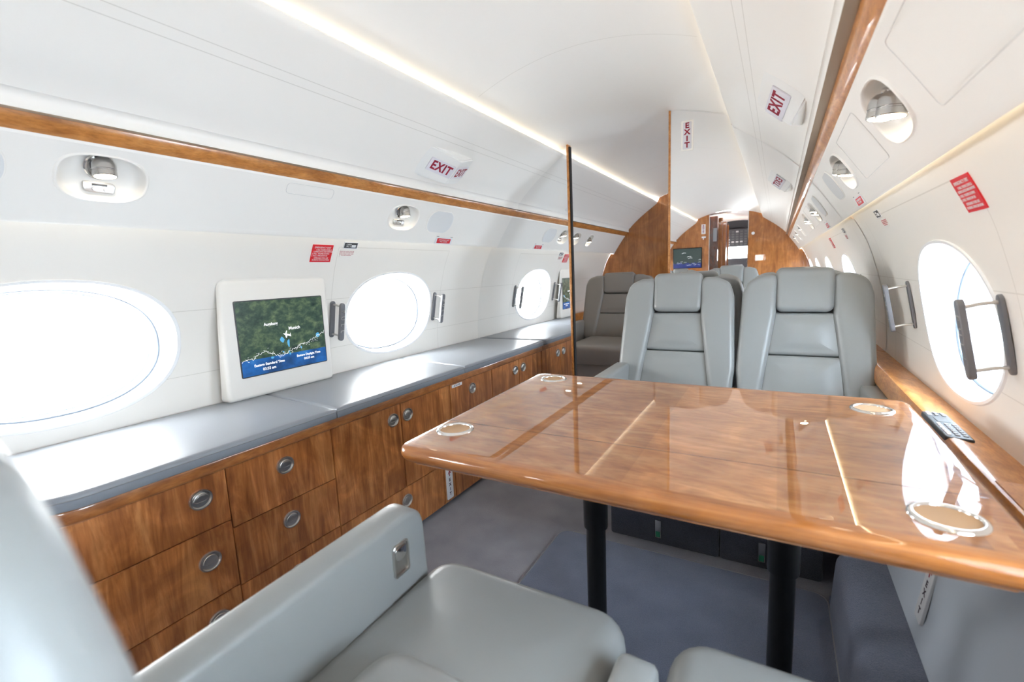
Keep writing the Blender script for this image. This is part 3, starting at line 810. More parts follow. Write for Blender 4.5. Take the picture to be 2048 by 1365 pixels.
def grab_handle(s, y, label):
    zt, zb = .968, .812
    t = thing('grab_handle', label, 'handle', (s * 1.08, y, .89), 0, 'grab handles beside the windows')
    O = Vector((s * 1.08, y, .89))
    pt, pb = Vector((s * wall_x(zt), y, zt)), Vector((s * wall_x(zb), y, zb))
    F = frame_m((pt + pb) / 2 - O, (0, -s, 0), pt - pb); L = (pt - pb).length
    bm = BM(); pillow(bm, round_poly([(-.0125, -L / 2 - .004), (.0125, -L / 2 - .004), (.0125, L / 2 + .004), (-.0125, L / 2 + .004)], .0122, 6), .007, .002, 0, F, 2); obj('wall_plate', bm, MA['brushed'], t)
    for v in (-L / 2 + .012, L / 2 - .012):
        bm = BM(); tube(bm, [F @ Vector((0, v, .004)), F @ Vector((0, v + .002, .030)), F @ Vector((0, v, .062))], .0042, 10); obj('post', bm, MA['nickel'], t)
    F2 = F @ Matrix.Translation((0, 0, .058))
    bm = BM(); pillow(bm, round_poly([(-.013, -L / 2 - .006), (.013, -L / 2 - .006), (.013, L / 2 + .006), (-.013, L / 2 + .006)], .0125, 6), .013, .003, 0, F2, 3, rb=.002); gb = obj('grip', bm, MA['brushed'], t)
    for i, ch in enumerate('PULL'):
        text('lettering', ch, .026, MA['nickel'], gb, F2 @ Matrix.Translation((0, .048 - i * .030, .0131)) @ Matrix.Rotation(-PI / 2, 4, 'Z'))
grab_handle(-1, 1.402, 'metal grab handle with PULL on the left wall, between the screen and the far window')
grab_handle(-1, 2.118, 'metal grab handle on the left wall, on the mirror side of the far window')
grab_handle(1, 1.292, 'metal grab handle in front of the bright right window, nearer the camera')
grab_handle(1, 2.070, 'metal grab handle on the right wall between the window and the seat')

# ------------------------------------------------------------------ screen on the left wall
t = thing('map_screen', 'moving map screen in a cream housing on the bench beside the left wall', 'screen', (-1.03, 1.118, .636))
T = Matrix.Translation((1.03, -1.118, -.636))
bm = BM()
Fm = T @ frame_m((-1.075, 1.118, .636), (0, 1, 0), (.008, 0, 1.0))
pillow(bm, round_poly([(-.228, .0), (.228, .0), (.232, .445), (-.220, .445)], [.016, .016, .022, .03], 5), .048, .014, 0, Fm, 5)
for v in bm.verts: v.co.x = max(v.co.x, 1.03 - wall_x(v.co.z + .636) + .002)
obj('housing', bm, MA['monitor'], t)
Fs = Fm @ Matrix.Translation((.013, .2235, .0475))
bm = BM(); pillow(bm, round_poly([(-.1865, -.1425), (.1865, -.1425), (.1865, .1425), (-.1865, .1425)], .006, 3), .003, .001, 0, Fs, 2); bz = obj('bezel', bm, MA['darkgrey'], t)
bm = BM(); add_box(bm, -.1825, .1825, -.1385, .1385, .001, .0036, 0, 1, Fs); obj('display', bm, MA['map'], t)
Ft = Fs @ Matrix.Translation((0, 0, .0037))
def stext(b, u, v, s, al='CENTER', sx=1.0): text('map_text', b, s, MA['screentext'], t, Ft @ Matrix.Translation((u, v, 0)), al, .0002, sx, bold=.0003)
stext('Augsburg', -.054, .047, .0165, sx=.9); stext('Munich', .044, .021, .0175, sx=1.0)
stext('Eastern Standard Time', -.075, -.103, .0135); stext('03:55 am', -.078, -.121, .0145)
stext('Eastern Daylight Time', .098, -.095, .0125); stext('04:55 am', .098, -.111, .0130)
def blob(cx, cy, rx, ry, mat, name, n=11, z=.0002, seed=0):
    rr = random.Random(seed + int(cx * 1e4) + int(cy * 1e3)); bm = BM()
    prism(bm, [(cx + math.cos(2 * PI * i / n) * rx * rr.uniform(.6, 1.25), cy + math.sin(2 * PI * i / n) * ry * rr.uniform(.6, 1.25)) for i in range(n)], 0, z, Ft)
    obj(name, bm, MA[mat], t)
for cx, cy, rx, ry in ((-.013, -.020, .009, .012), (.012, -.038, .006, .018), (.148, -.022, .011, .009), (.014, -.080, .005, .005), (-.062, -.083, .008, .005), (.066, -.062, .003, .006), (-.014, -.068, .004, .003), (.012, -.071, .003, .003)):
    blob(cx, cy, rx, ry, 'screenblue', 'map_lake')
bm = BM(); prism(bm, [(-.008, .004), (.002, .003), (.008, .014), (.010, .013), (.008, .001), (.022, -.003), (.024, .004), (.026, -.012), (.010, -.006), (.006, -.016), (.003, -.014), (.001, -.004)], 0, .0003, Ft); obj('aircraft_symbol', bm, MA['screentext'], t)
rr = random.Random(5)
pts = [(-.182, -.085)]
for i in range(1, 60):
    u = -.182 + .365 * i / 59
    base = -.080 + .026 * math.exp(-((u + .09) / .035) ** 2) + .068 * max(0, (u + .02) / .2) ** 1.1
    pts.append((u, base + rr.uniform(-.0055, .0055)))
bm = BM(); tube(bm, [Ft @ Vector((u, v, .0002)) for u, v in pts], .0007, 5); obj('map_border', bm, MA['screentext'], t)
bm = BM()
for i in range(60):
    u = rr.uniform(-.175, .16); v = -.074 + .026 * math.exp(-((u + .09) / .035) ** 2) + .05 * max(0, (u + .02) / .2) + rr.uniform(-.014, .006)
    L = rr.uniform(.002, .007); a = rr.uniform(-.6, .9)
    tube(bm, [Ft @ Vector((u, v, .0002)), Ft @ Vector((u + L * math.cos(a), v + L * math.sin(a), .0002))], .0005, 4)
sn = obj('map_snow', bm, MA['screentext'], t)

# ------------------------------------------------------------------ credenza: cabinets, rim, cushions
XF = -.622
def plan(y):
    """front line of the credenza, curving back to the wall at its near end"""
    if y > .36: return XF
    return XF - .42 * ((.36 - y) / .24) ** 2.4
def front_strip(bm, y0, y1, z0, z1, th=.018, gap=.0013):
    y0 += gap; y1 -= gap; z0 += gap; z1 -= gap
    n = max(1, int((y1 - y0) / .03)) if y0 < .40 else 1
    ys = [y0 + (y1 - y0) * i / n for i in range(n + 1)]
    out = [(plan(y) - th, y) for y in ys] + [(plan(y), y) for y in reversed(ys)]
    vs0 = [bm.verts.new((x, y, z0)) for x, y in out]; vs1 = [bm.verts.new((x, y, z1)) for x, y in out]
    f = [bm.faces.new(vs0), bm.faces.new(list(reversed(vs1)))]; m = len(out)
    for i in range(m): f.append(bm.faces.new((vs0[i - 1], vs1[i - 1], vs1[i], vs0[i])))
    es = list({e for q in f for e in q.edges if all(v.co.x > plan(v.co.y) - .004 for v in e.verts)})
    bmesh.ops.recalc_face_normals(bm, faces=bm.faces[:])
    bmesh.ops.bevel(bm, geom=es, offset=.0016, segments=2, affect='EDGES')
def knob(parent, T, y, z):
    F = T @ frame_m((plan(y), y, z), (0, 1, 0), (0, 0, 1))
    r = obj('handle', (lambda bm: (lathe(bm, [(.0285, .0), (.0288, .003), (.0275, .0055), (.0245, .0055), (.0225, .003), (.0218, .0008), (0, .0006)], F, 40, 1.0, .92), bm)[1])(BM()), MA['nickel'], parent, sharp=50)
    bm = BM()
    hm = [(-.0195, -.001)] + [(.0195 * math.cos(a), .0185 * math.sin(a)) for a in np.linspace(PI, 0, 14)] + [(.0195, -.001), (.010, -.0065), (-.010, -.0065)]
    pillow(bm, hm, .0056, .003, .001, F, 4); obj('finger_pull', bm, MA['nickel'], r)
ZR = .566
def cabinet(y0, y1, label, parts):
    t = thing('credenza_cabinet', label, 'cabinet', ((XF - .2), (y0 + y1) / 2, 0), 0, 'credenza cabinets along the left wall')
    T = Matrix.Translation((-(XF - .2), -(y0 + y1) / 2, 0))
    n = 9; ys = [y0 + .001 + (y1 - y0 - .002) * i / n for i in range(n + 1)]
    bm = BM()
    out = [(-.985, ys[-1]), (-.985 if y0 > .2 else -.985, ys[0])] + [(max(-.98, plan(y) - .019), y) for y in ys]
    prism(bm, out, .022, ZR, T); obj('carcass', bm, MA['cab'], t, sharp=20)
    bm = BM()
    out = [(-.95, ys[-1]), (-.95, ys[0])] + [(max(-.94, plan(y) - .05), y) for y in ys]
    prism(bm, out, .0, .022, T); obj('plinth', bm, MA['rubber'], t, sharp=20)
    for kind, a, b, z0, z1, ky, kz in parts:
        bm = BM(); front_strip(bm, a, b, z0, z1); bm.transform(T)
        d = obj(kind, bm, MA['cab'], t, sharp=30)
        if ky is not None: knob(d, T, ky, kz)
    return t
cabinet(.12, .643, 'near end cabinet of the credenza with three stacked drawers and a curved end', [('drawer', .12, .643, .417, ZR, .573, .508), ('drawer', .12, .643, .222, .417, .574, .333), ('drawer', .12, .643, .022, .222, .576, .158)])
cabinet(.643, .99, 'credenza cabinet with three stacked drawers, left of the tall double doors', [('drawer', .643, .99, .390, ZR, .814, .508), ('drawer', .643, .99, .216, .390, .815, .331), ('drawer', .643, .99, .022, .216, .815, .150)])
cabinet(.99, 1.645, 'credenza cabinet with two tall doors meeting at paired handles above low drawers', [('door', .99, 1.322, .213, ZR, 1.276, .510), ('door', 1.322, 1.645, .213, ZR, 1.358, .510), ('drawer', .99, 1.563, .022, .213, 1.318, .157), ('drawer', 1.563, 1.645, .022, .213, None, 0)])
cabinet(1.645, 2.005, 'credenza cabinet with a single centred handle beside the table corner', [('door', 1.645, 2.005, .213, ZR, 1.821, .510), ('drawer', 1.645, 2.005, .022, .213, None, 0)])
cabinet(2.005, 2.598, 'far credenza cabinet with two doors against the mirror', [('door', 2.005, 2.302, .213, ZR, 2.254, .511), ('door', 2.302, 2.598, .213, ZR, 2.350, .511), ('drawer', 2.005, 2.598, .022, .213, None, 0)])
def plan_outline(y0, y1, dx, xw, step=.03):
    ys = [y0 + (y1 - y0) * i / max(2, int((y1 - y0) / step)) for i in range(max(2, int((y1 - y0) / step)) + 1)]
    return ys
# wooden rim on top of the cabinets
ys = [.10 + (2.598 - .10) * i / 80 for i in range(81)]
t = thing('countertop', 'polished wooden top with rounded rim running along all the credenza cabinets', 'worktop', (-.82, 1.35, ZR))
T = Matrix.Translation((.82, -1.35, -ZR))
bm = BM()
out = [(-wall_x(.585) + .004, ys[-1]), (-wall_x(.585) + .004, ys[0])] + [(max(-1.08, plan(y) + .010), y) for y in ys]
prism(bm, out, ZR, .603, T); bmesh.ops.recalc_face_normals(bm, faces=bm.faces[:])
es = [e for e in bm.edges if len(e.link_faces) == 2 and all(v.co.x > .1 - .6 + 0 for v in e.verts) and abs(e.verts[0].co.z - e.verts[1].co.z) < 1e-6 and e.verts[0].co.x > -.1]
bmesh.ops.bevel(bm, geom=es, offset=.009, segments=4, affect='EDGES', profile=.5)
obj('rim', bm, MA['rim'], t, sharp=40)
def cushion(y0, y1, s0, s1, label):
    """bench pad; s0,s1 skew of its ends at the wall"""
    t = thing('bench_cushion', label, 'cushion', (-.82, (y0 + y1) / 2, .603), 0, 'bench cushions on the credenza')
    T = Matrix.Translation((.82, -(y0 + y1) / 2, -.603))
    g = .0015; n = 26
    ysf = [y0 + g + (y1 - y0 - 2 * g) * i / n for i in range(n + 1)]
    xw = -wall_x(.62) + .006
    out = [(plan(y) + .026, y) for y in ysf] + [(xw, y1 - g + s1), (xw, y0 + g + s0)]
    out = [(max(xw, x), y) for x, y in out]
    out = resample(out, .05)
    bm = BM(); pillow(bm, out, .034, .013, .002, T @ Matrix.Translation((0, 0, .603)), 5, rb=.004); obj('pad', bm, MA['bench'], t, sharp=60)
    bm = BM(); tube(bm, [T @ Vector((plan(y) + .0265, y, .603 + .0225)) for y in ysf], .0013, 6); obj('stitching', bm, MA['piping'], t)
cushion(.13, 1.000, 0, .045, 'grey leather bench pad nearest the camera, below the large window and the screen')
cushion(1.000, 1.735, .045, .085, 'grey leather bench pad below the far window, catching a bright patch of daylight')
cushion(1.735, 2.585, .085, .012, 'grey leather bench pad at the far end against the mirror')
# low EXIT placard and the small label on the doors
t = thing('floor_exit_placard', 'white upright placard with arrow reading EXIT low on the credenza front', 'sign', (XF, 1.597, .112))
F = frame_m((0, 0, 0), (0, 1, 0), (0, 0, 1))
bm = BM(); pillow(bm, round_poly([(-.0235, -.076), (.0235, -.076), (.0235, .076), (-.0235, .076)], .007, 4), .004, .0015, 0, F, 3); obj('plate', bm, MA['placardwhite'], t)
bm = BM(); prism(bm, [(-.0025, .034), (.0025, .034), (.0025, .052), (.010, .044), (.012, .047), (0, .062), (-.012, .047), (-.010, .044), (-.0025, .052)], .004, .0045, F); obj('arrow', bm, MA['signred'], t)
for i, ch in enumerate('EXIT'): text('lettering', ch, .021, MA['ink'], t, F @ Matrix.Translation((0, .016 - i * .0225, .0041)), bold=.0006)
t = thing('small_label', 'small white printed label at the top corner of a credenza door', 'sign', (XF, 1.700, .553))
bm = BM(); add_box(bm, -.040, .040, -.007, .007, 0, .001, 0, 1, F); obj('film', bm, MA['placardwhite'], t)
text('lettering', 'LIFE VEST STOWAGE\nPULL DOOR TO OPEN', .0050, MA['ink'], t, F @ Matrix.Translation((0, 0, .0011)))

# ------------------------------------------------------------------ right side: ledge, lower panel, floor bolster
def ledge(s, y0, y1, label):
    t = thing('side_ledge', label, 'ledge', (s * 1.03, (y0 + y1) / 2, .6))
    T = Matrix.Translation((-s * 1.03, -(y0 + y1) / 2, -.6))
    pr = [(wall_x(.634) + .002, .634), (1.030, .652), (1.016, .6555), (1.007, .653), (1.001, .645), (.998, .632), (.998, .600), (1.001, .586), (1.010, .578), (wall_x(.58) + .002, .578)]
    bm = BM()
    F = T @ Matrix(((s, 0, 0, 0), (0, 0, 1, 0), (0, 1, 0, 0), (0, 0, 0, 1)))
    prism(bm, pr, y0, y1, F); obj('rail', bm, MA['rail'], t, sharp=30)
    return t, T
t, T = ledge(1, -2.55, 2.596, 'long polished wooden ledge along the right wall below the window')
bm = BM(); add_box(bm, 1.012, 1.06, -.3, 1.085, .6535, .6565, .001, 1, T @ Matrix.Rotation(0, 4, 'Z')); obj('lid', bm, MA['rail'], t)
ledge(-1, 2.64, 5.07, 'wooden ledge on the left wall of the rear cabin beyond the doorway')
# keypad let into the ledge
t = thing('control_keypad', 'dark keypad with display and white buttons set in the right wooden ledge', 'remote control', (1.026, 1.425, .656))
Fk = frame_m((0, 0, 0), (0, -1, 0), (1, 0, -.06))
Fk = Fk @ Matrix.Translation((0, 0, -.0125))
bm = BM(); pillow(bm, round_poly([(-.105, -.024), (.105, -.024), (.105, .026), (-.105, .026)], .008, 4), .012, .004, 0, Fk, 3); obj('body', bm, MA['darkgrey'], t)
bm = BM(); add_box(bm, -.060, -.015, -.012, .014, .011, .0128, .001, 1, Fk); obj('display', bm, MA['black'], t)
for i in range(8):
    for j in range(3):
        u = (-.092 if i < 2 else -.012) + (i if i < 2 else i - 1) * .016; v = -.014 + j * .014
        bm = BM(); add_box(bm, u - .005, u + .005, v - .004, v + .004, .011, .0142, .001, 1, Fk); obj('button', bm, MA['placardwhite'] if j == 0 else MA['midgrey'], t)
LP = [(1.048, .582), (1.046, .53), (1.026, .455), (.990, .39), (.976, .26), (.955, .197), (.945, 0.0)]
bm = BM(); sweep(bm, LP, [-2.55, -1, 0.5, 1.2, 2.0, 2.598], 1); obj('wall_lower_right', bm, MA['lpanel'], kind='structure')
bm = BM(); sweep(bm, LP, [2.64, 3.5, 5.07], -1); obj('wall_lower_left_rear', bm, MA['lpanel'], kind='structure')
bm = BM()
out = round_poly([(.834, 0.0), (.960, 0.0), (.960, .206), (.846, .206)], [.001, .001, .004, .045], 7)
F = Matrix(((1, 0, 0, 0), (0, 0, 1, -2.5), (0, 1, 0, 0), (0, 0, 0, 1)))
pillow(bm, out, 4.085, .035, 0, F, 6); obj('baseboard_right', bm, MA['navy2'] if 'navy2' in MA else MA['matc'], kind='structure', sharp=60)
def lowx(z): return float(np.interp(z, [p[1] for p in LP][::-1], [p[0] for p in LP][::-1]))
Fp = frame_m((0, 0, 0), (0, -1, 0), (lowx(.39) - lowx(.24), 0, .15))
t = thing('floor_exit_placard', 'white upright EXIT placard low on the right leather panel, seen edge-on below the table', 'sign', (lowx(.315) - .0008, 1.258, .315))
bm = BM(); pillow(bm, round_poly([(-.0235, -.076), (.0235, -.076), (.0235, .076), (-.0235, .076)], .007, 4), .006, .0015, 0, Fp, 3); obj('plate', bm, MA['placardwhite'], t)
for i, ch in enumerate('EXIT'): text('lettering', ch, .021, MA['ink'], t, Fp @ Matrix.Translation((0, .016 - i * .0225, .0061)), bold=.0006)
bm = BM(); prism(bm, [(-.0025, .034), (.0025, .034), (.0025, .052), (.010, .044), (.012, .047), (0, .062), (-.012, .047), (-.010, .044), (-.0025, .052)], .006, .0065, Fp); obj('arrow', bm, MA['signred'], t)

# floor mat under the table
t = thing('floor_mat', 'blue-grey carpet mat with piped edge on the floor under the table', 'mat', (.39, .7, 0))
T = Matrix.Translation((-.39, -.7, 0))
out = round_poly([(-.052, -1.4), (.842, -1.4), (.842, 1.625), (-.072, 1.622)], [.03, .03, .05, .05], 6)
bm = BM(); pillow(bm, out, .014, .006, 0, T, 3); obj('mat', bm, MA['matc'], t)
bm = BM(); tube(bm, [T @ Vector((p.x, p.y, .0125)) for p in offset_poly([Vector(p) for p in out], .007)], .0032, 8, closed=True); obj('piping', bm, MA['piping'], t)

# ------------------------------------------------------------------ conference table
t = thing('conference_table', 'glossy wooden conference table with four cupholder rings on two black legs', 'table', (.45, 1.08, 0))
T = Matrix.Translation((-.45, -1.08, 0))
co = [Vector(p) for p in round_poly([(-.036, .694), (.960, .694), (.960, 1.458), (-.070, 1.466)], [.034, .034, .034, .034], 8)]
ins = .030
bm = BM()
rings = []
for d, z in ((ins + .012, .652), (ins, .655), (.024, .658), (.012, .6645), (.004, .672), (0, .681), (0, .689), (.003, .6955), (.009, .6993), (.016, .7), (ins, .7003)):
    rings.append([bm.verts.new(T @ Vector((p.x, p.y, z))) for p in offset_poly(co, d)])
for A, B in zip(rings, rings[1:]):
    for i in range(len(co)): bm.faces.new((A[i - 1], A[i], B[i], B[i - 1]))
obj('edge_band', bm, MA['tedge'], t, sharp=60)
bm = BM(); prism(bm, offset_poly(co, ins), .653, .7003, T); obj('top', bm, MA['table'], t, sharp=20)
bm = BM(); add_box(bm, -.045, .945, .8855, .8868, .7, .7006, 0, 1, T); obj('hinge_line', bm, MA['darkwood'], t)
def ring(cx, cy):
    F = T @ Matrix.Translation((cx, cy, .7))
    bm = BM(); lathe(bm, [(.0345, .0004), (.0348, .0035), (.0365, .0048), (.0395, .0045), (.0425, .003), (.0435, .0004)], F, 48)
    r = obj('cupholder_ring', bm, MA['chrome'], t, sharp=70)
    bm = BM(); lathe(bm, [(.0346, .0009), (0, .0010)], F, 40); obj('cork_disc', bm, MA['cork'], r)
for c in ((.024, .832), (.026, 1.380), (.871, 1.334), (.878, .794)): ring(*c)
for x in (.248, .700):
    F = T @ Matrix.Translation((x, 1.15, 0))
    bm = BM(); lathe(bm, [(0, .001), (.060, .001), (.060, .010), (.055, .014), (.030, .016), (.0268, .03), (.0268, .345), (.0330, .348), (.0336, .352), (.0336, .652), (0, .652)], F, 36); obj('leg', bm, MA['black'], t, sharp=40)

# ------------------------------------------------------------------ seats
def seat(label, loc, rotz, mat='leather', ws=1.0, rec=15.0, arms=(-1,), base=True, tabs=(), pad=False, mid=None, group=None, skirt=True, ax=.232, by=0.0, bz=0.0, ah=.612, al=.28, cs=None, splay=0.0, sk=.178, bx=(-.205, .205)):
    t = thing('cabin_seat', label, 'seat', loc, rotz, group)
    r = math.radians(rec); m = MA[mat]
    B = frame_m((0, .075 + by, .43 + bz), (1, 0, 0), (0, math.sin(r), math.cos(r)))
    S = lambda pts: [(u * ws, v) for u, v in pts]
    full = round_poly(S([(-.235, .0), (.235, 0), (.244, .08), (.253, .17), (.247, .30), (.240, .50), (.215, .572), (.15, .585), (-.15, .585), (-.215, .572), (-.240, .50), (-.247, .30), (-.253, .17), (-.244, .08)]), .03, 4)
    Bb = B @ Matrix.Rotation(PI, 4, 'Y')
    bm = BM(); pillow(bm, resample(full, .03), .070, .035, .004, Bb, 5, rb=0); obj('back_shell', bm, m, t, sharp=60)
    for sd in (-1, 1):
        pts = S([(-.100, .582), (-.165, .580), (-.222, .556), (-.241, .49), (-.249, .30), (-.255, .17), (-.246, .08), (-.236, 0), (-.156, 0), (-.150, .08), (-.106, .40)])
        if sd > 0: pts = [(-u, v) for u, v in pts][::-1]
        rad = [.034, .05, .06, .08, .2, .1, .05, .034, .034, .06, .06]
        if sd > 0: rad = rad[::-1]
        bm = BM(); pillow(bm, resample(round_poly(pts, rad, 6), .025), .072, .026, 0, B, 6); obj('side_bolster', bm, m, t, sharp=60)
    bm = BM(); pillow(bm, resample(round_poly(S([(-.166, .0), (.166, 0), (.140, .236), (-.140, .236)]), .018, 4), .03), .052, .014, .010, B, 5); obj('lower_back_cushion', bm, m, t, sharp=60)
    bm = BM(); pillow(bm, resample(round_poly(S([(-.139, .239), (.139, .239), (.113, .416), (-.113, .416)]), .014, 4), .03), .050, .014, .010, B, 5); obj('upper_back_cushion', bm, m, t, sharp=60)
    bm = BM(); pillow(bm, resample(round_poly(S([(-.106, .420), (.106, .420), (.111, .604), (-.111, .604)]), [.026, .026, .03, .03], 5), .03), .084, .024, .004, B @ Matrix.Translation((0, 0, -.012)), 6, rb=.02); obj('headrest', bm, m, t, sharp=60)
    # seat cushion
    C = lambda pts: [(u * (cs or ws), v) for u, v in pts]
    co = resample(round_poly(C([(-.207, -.522), (.207, -.522), (.205, .06), (-.205, .06)]), [.06, .06, .048, .048], 6), .03)
    bm = BM(); pillow(bm, co, .158, .042, .012, Matrix.Translation((0, 0, .312)), 7, rb=.02, rings=6); obj('seat_cushion', bm, m, t, sharp=60)
    bm = BM(); pillow(bm, resample(round_poly(C([(-.195, -.497), (.195, -.497), (.195, .10), (-.195, .10)]), .03, 4), .05), .318 - sk, .008, 0, Matrix.Translation((0, 0, sk)), 3, rb=.02); obj('seat_skirt', bm, m, t, sharp=60)
    if pad:
        bm = BM(); pillow(bm, resample(round_poly([(-.105, -.245), (.088, -.245), (.098, .02), (-.110, .02)], [.055, .055, .046, .046], 7), .03), .068, .042, .008, Matrix.Translation((0, 0, .462)), 7); obj('lumbar_pad', bm, m, t, sharp=60)
    if base:
        bm = BM(); add_box(bm, bx[0], bx[1], -.42, .12, .0, .13, .012, 2); b = obj('pedestal', bm, MA['navy'], t)
        for u in tabs:
            bm = BM(); add_box(bm, u - .011, u + .011, -.4255, -.4205, .028, .098, .002, 2); lt = obj('track_latch', bm, MA['nickel'], b)
            bm = BM(); add_box(bm, u - .008, u + .008, -.4275, -.4245, .032, .054, .001, 1); obj('release_tab', bm, MA['green'], lt)
    for sd in arms:
        F = Matrix(((0, 0, 1, 0), (1, 0, 0, 0), (0, 1, 0, 0), (0, 0, 0, 1)))
        xo = sd * (.262 * ws if ws > 1 else ax)
        aw = .064
        pr = resample(round_poly([(-.476, al), (.06, al), (.06, ah), (-.462, ah)], [.03, .02, .02, .050], 7), .04)
        Fa = Matrix.Translation((xo - aw / 2, 0, 0)) @ F
        Sh = Matrix.Identity(4); Sh[0][1] = -sd * splay; Sh[0][3] = -sd * splay * .45      # arm runs slightly outwards to the front
        bm = BM(); pillow(bm, pr, aw, .014, .0, Fa, 5, rb=.014); bm.transform(Sh); a = obj('armrest', bm, m, t, sharp=60)
        # recline latch on the inner face
        xi = xo - sd * aw / 2
        FL = Sh @ frame_m((xi, -.384, .534), (0, -sd, 0), (0, 0, 1))
        bm = BM(); o1 = round_poly([(-.0215, -.032), (.0215, -.032), (.0215, .032), (-.0215, .032)], .008, 4); i1 = offset_poly([Vector(p) for p in o1], .0045)
        rows = [[bm.verts.new(FL @ Vector((p.x, p.y, h))) for p in q] for q, h in ((o1, -.001), (o1, .004), (offset_poly([Vector(p) for p in o1], .0015), .0052), (i1, .0045), (i1, .0008))]
        for A2, B2 in zip(rows, rows[1:]):
            for i in range(len(o1)): bm.faces.new((A2[i - 1], A2[i], B2[i], B2[i - 1]))
        bm.faces.new(rows[-1]); l = obj('recline_latch', bm, MA['nickel'], a, sharp=50)
        bm = BM(); pillow(bm, round_poly([(-.0155, -.002), (.0155, -.002), (.0155, .024), (-.0155, .024)], [.012, .012, .004, .004], 4), .004, .002, .001, FL, 3); obj('latch_paddle', bm, MA['chrome'], l)
    if mid is not None:
        F = Matrix(((0, 0, 1, 0), (1, 0, 0, 0), (0, 1, 0, 0), (0, 0, 0, 1)))
        pr = resample(round_poly([(-.418, .26), (.02, .26), (.02, .500), (-.412, .500)], [.03, .02, .02, .03], 6), .04)
        bm = BM(); pillow(bm, pr, .058, .014, 0, Matrix.Translation((mid - .029, 0, 0)) @ F, 5, rb=.014); obj('centre_armrest', bm, m, t, sharp=60)
    return t
seat('grey leather seat facing the camera across the table, beside the aisle doorway', (.262, 2.115, 0), 0, arms=(-1,), tabs=(.038,), bx=(-.15, .252))
seat('grey leather seat facing the camera across the table, beside the right wall', (.766, 2.115, 0), 0, ws=.96, ax=.222, ah=.576, al=.46, arms=(1,), tabs=(-.116,), bx=(-.25, .062), sk=.21)
seat('grey leather seat in the lower left foreground with its armrest along the aisle', (.264, .2, 0), PI, arms=(1,), pad=True, mid=-.246, splay=.053, rec=8, by=.075, bz=.015)
seat('grey leather seat cushion at the bottom edge under the table, right of the foreground seat', (.748, .2, 0), PI, ws=.90, cs=1.0, ax=.225, ah=.576, al=.46, arms=(-1,), rec=30, bx=(-.08, .17), sk=.21)
seat('shaded wide leather seat seen through the aisle doorway', (-.56, 3.95, 0), 0, 'leather_aft', 1.27, 12, arms=(-1, 1), sk=.05)
seat('grey leather seat against the front bulkhead, seen only in the mirror under the dark screen', (-.60, -2.0, 0), PI, arms=(-1,), rec=12)

# ------------------------------------------------------------------ front bulkhead behind the camera (seen in the mirror) and the entry beyond
t = thing('wall_screen', 'dark flat map screen on the wooden bulkhead reflected in the mirror', 'screen', (-.58, Y0, 1.185))
bm = BM(); add_box(bm, -.215, .215, 0, .022, -.158, .158, .004, 2); obj('frame', bm, MA['black'], t)
bm = BM(); add_box(bm, -.205, .205, .022, .0235, -.148, .148); obj('display', bm, MA['tvdark'], t)
rr = random.Random(9)
bm = BM()
pts = [(-.205, -.148)] + [(.205, -.148)] + [(.205 - .41 * i / 26, -.075 + rr.uniform(-.02, .02)) for i in range(27)]
prism(bm, pts, .0236, .0242, Matrix(((1, 0, 0, 0), (0, 0, 1, 0), (0, 1, 0, 0), (0, 0, 0, 1)))); obj('map_sea', bm, MA['tvblue'], t)
for k in range(14):
    u, v = rr.uniform(-.19, .17), rr.uniform(-.11, -.03)
    bm = BM(); tube(bm, [(u + i * .012, .0238, v + rr.uniform(-.008, .008)) for i in range(4)], .0016, 5); obj('map_snow', bm, MA['screentext'], t)
for u, v in ((.03, .02), (-.05, .075), (.045, -.005)):
    bm = BM(); tube(bm, [(u - .03, .0238, v), (u, .0238, v + .012), (u + .03, .0238, v + .006)], .003, 5); obj('map_mark', bm, MA['screentext'], t)
door_sign(-.350, Y0, 1.615, 1, 'white upright EXIT sign on the wooden bulkhead, seen in the mirror')
t = thing('coat_hook', 'small white coat hook below the sign on the wooden bulkhead, seen in the mirror', 'hook', (-.345, Y0, 1.475))
bm = BM(); tube(bm, [(0, 0, .02), (0, .03, .01), (.0, .035, -.02)], .006, 8); obj('hook', bm, MA['placardwhite'], t)
bm = BM(); add_box(bm, -.03, .03, 0, .008, .005, .03, .003, 2); obj('back_plate', bm, MA['placardwhite'], t)
t = thing('wall_button', 'small round pale button on the wooden bulkhead, seen in the mirror', 'button', (.33, Y0, 1.50))
bm = BM(); lathe(bm, [(.022, 0), (.020, .008), (0, .010)], frame_m((0, 0, 0), (-1, 0, 0), (0, 0, 1)), 20); obj('cap', bm, MA['placardwhite'], t)
k = 7
for x in (-.27, .262):
    obj('trim_%d' % k, box(x, x + .008, Y0 - .034, Y0 + .004, 0, ceil_z(.27) - .002), MA['chrome'], kind='structure'); k += 1
bm = BM(); sweep(bm, [(x, 1.86 - .3 * x * x) for x in np.linspace(-1.0, 1.0, 21)], [-4.5, -3.3, Y0 - .031]); obj('ceiling_entry', bm, MA['pinkwhite'], kind='structure')
for x, y in ((-.10, -3.0), (.06, -2.8)):
    t = thing('ceiling_downlight', 'small round warm ceiling light in the entry, %s, seen in the mirror' % ('nearer the cockpit' if y < -2.9 else 'nearer the cabin'), 'light', (x, y, 1.853))
    bm = BM(); lathe(bm, [(.045, 0), (.045, -.006), (.036, -.008)], None, 24); obj('rim', bm, MA['chrome'], t)
    bm = BM(); lathe(bm, [(.036, -.005), (0, -.0055)], None, 24); obj('lens', bm, MA['downlight'], t)
t = thing('entry_closet', 'tall dark red wooden closet left of the entry door, seen in the mirror', 'cabinet', (-.55, -2.95, 0))
T = Matrix.Translation((.55, 2.95, 0))
bm = BM(); add_box(bm, -.95, -.155, -2.98, -2.64, 0, 1.80, .006, 2, T); obj('body', bm, MA['darkwood'], t)
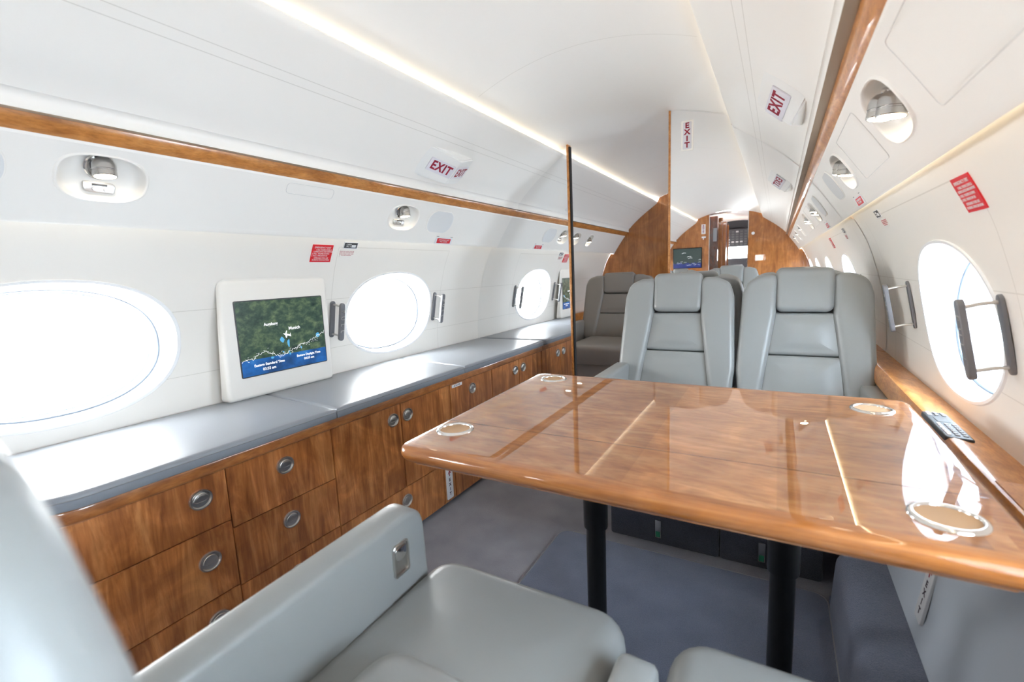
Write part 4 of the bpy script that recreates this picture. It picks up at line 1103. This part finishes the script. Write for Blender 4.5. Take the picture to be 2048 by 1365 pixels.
bm = BM(); add_box(bm, -.17, -.12, -3.05, -2.98, 0, 1.80, .006, 2, T); obj('corner_post', bm, MA['bulk'], t)
bm = BM(); add_box(bm, -.16, -.075, -3.55, -3.05, 0, 1.74, .006, 2, T); obj('side_panel', bm, MA['bulk'], t)
for y in (-3.3, -3.42):
    bm = BM(); tube(bm, [T @ Vector((-.074, y, 0.02)), T @ Vector((-.074, y, 1.70))], .010, 8); obj('moulding', bm, MA['rail'], t)
bm = BM(); add_box(bm, -.215, -.165, -2.642, -2.637, 1.42, 1.62, .001, 1, T); obj('notice_frame', bm, MA['midgrey'], t)
t = thing('entry_cabinet', 'wooden entry cabinet right of the door, seen in the mirror', 'cabinet', (.6, -3.1, 0))
T = Matrix.Translation((-.6, 3.1, 0))
bm = BM(); add_box(bm, .27, .95, -3.6, -2.64, 0, 1.80, .006, 2, T); obj('body', bm, MA['bulk'], t)
# cockpit
bm = BM()
add_box(bm, -1.0, 1.0, -4.56, -4.50, 0, 1.16); add_box(bm, -1.0, 1.0, -4.56, -4.50, 1.40, 1.9)
for x in (-1, 1): add_box(bm, min(x, x * .42), max(x, x * .42), -4.56, -4.50, 1.16, 1.40)
obj('wall_cockpit_front', bm, MA['cockpit'], kind='structure')  # added around the windshield to keep skylight off the entry ceiling
t = thing('cockpit_overhead_panel', 'dark overhead switch panel in the cockpit, seen through the reflected entry door', 'panel', (0, -4.4, 1.40))
bm = BM(); add_box(bm, -.34, .34, -.05, .10, -.02, .295, .03, 3); obj('panel', bm, MA['cockpit'], t)
rr = random.Random(4)
for i in range(9):
    for j in range(6):
        bm = BM(); x = -.28 + i * .07; z = .02 + j * .045
        add_box(bm, x - .022, x + .022, .098, .104, z - .014, z + .014, .002, 1); obj('switch_row', bm, MA['midgrey'] if rr.random() < .25 else MA['darkgrey'], t)
t = thing('instrument_panel', 'dark cockpit instrument panel below the windshield, seen through the reflected door', 'panel', (0, -4.4, .75))
bm = BM(); add_box(bm, -.6, .6, -.08, .08, 0, .42, .03, 3); obj('glare_shield', bm, MA['cockpit'], t)
bm = BM(); add_box(bm, -.05, .10, .078, .083, .20, .30, .004, 1); obj('display', bm, MA['screentext'], t)
for x in (-.24, .18):
    bm = BM(); tube(bm, [(x, -.02, .40), (x * 1.1, -.02, .62)], .022, 8); obj('windshield_post', bm, MA['cockpit'], t)
bm = BM(); add_box(bm, -1.0, -.98, -4.45, -3.56, 0, 1.8); obj('wall_cockpit_left', bm, MA['frame'], kind='structure')
bm = BM(); add_box(bm, .98, 1.0, -4.45, -3.62, 0, 1.8); obj('wall_cockpit_right', bm, MA['frame'], kind='structure')
bm = BM(); add_box(bm, -1.0, 1.0, -4.5, Y0 - .035, -.03, 0); obj('floor_entry', bm, MA['carpet'], kind='structure')
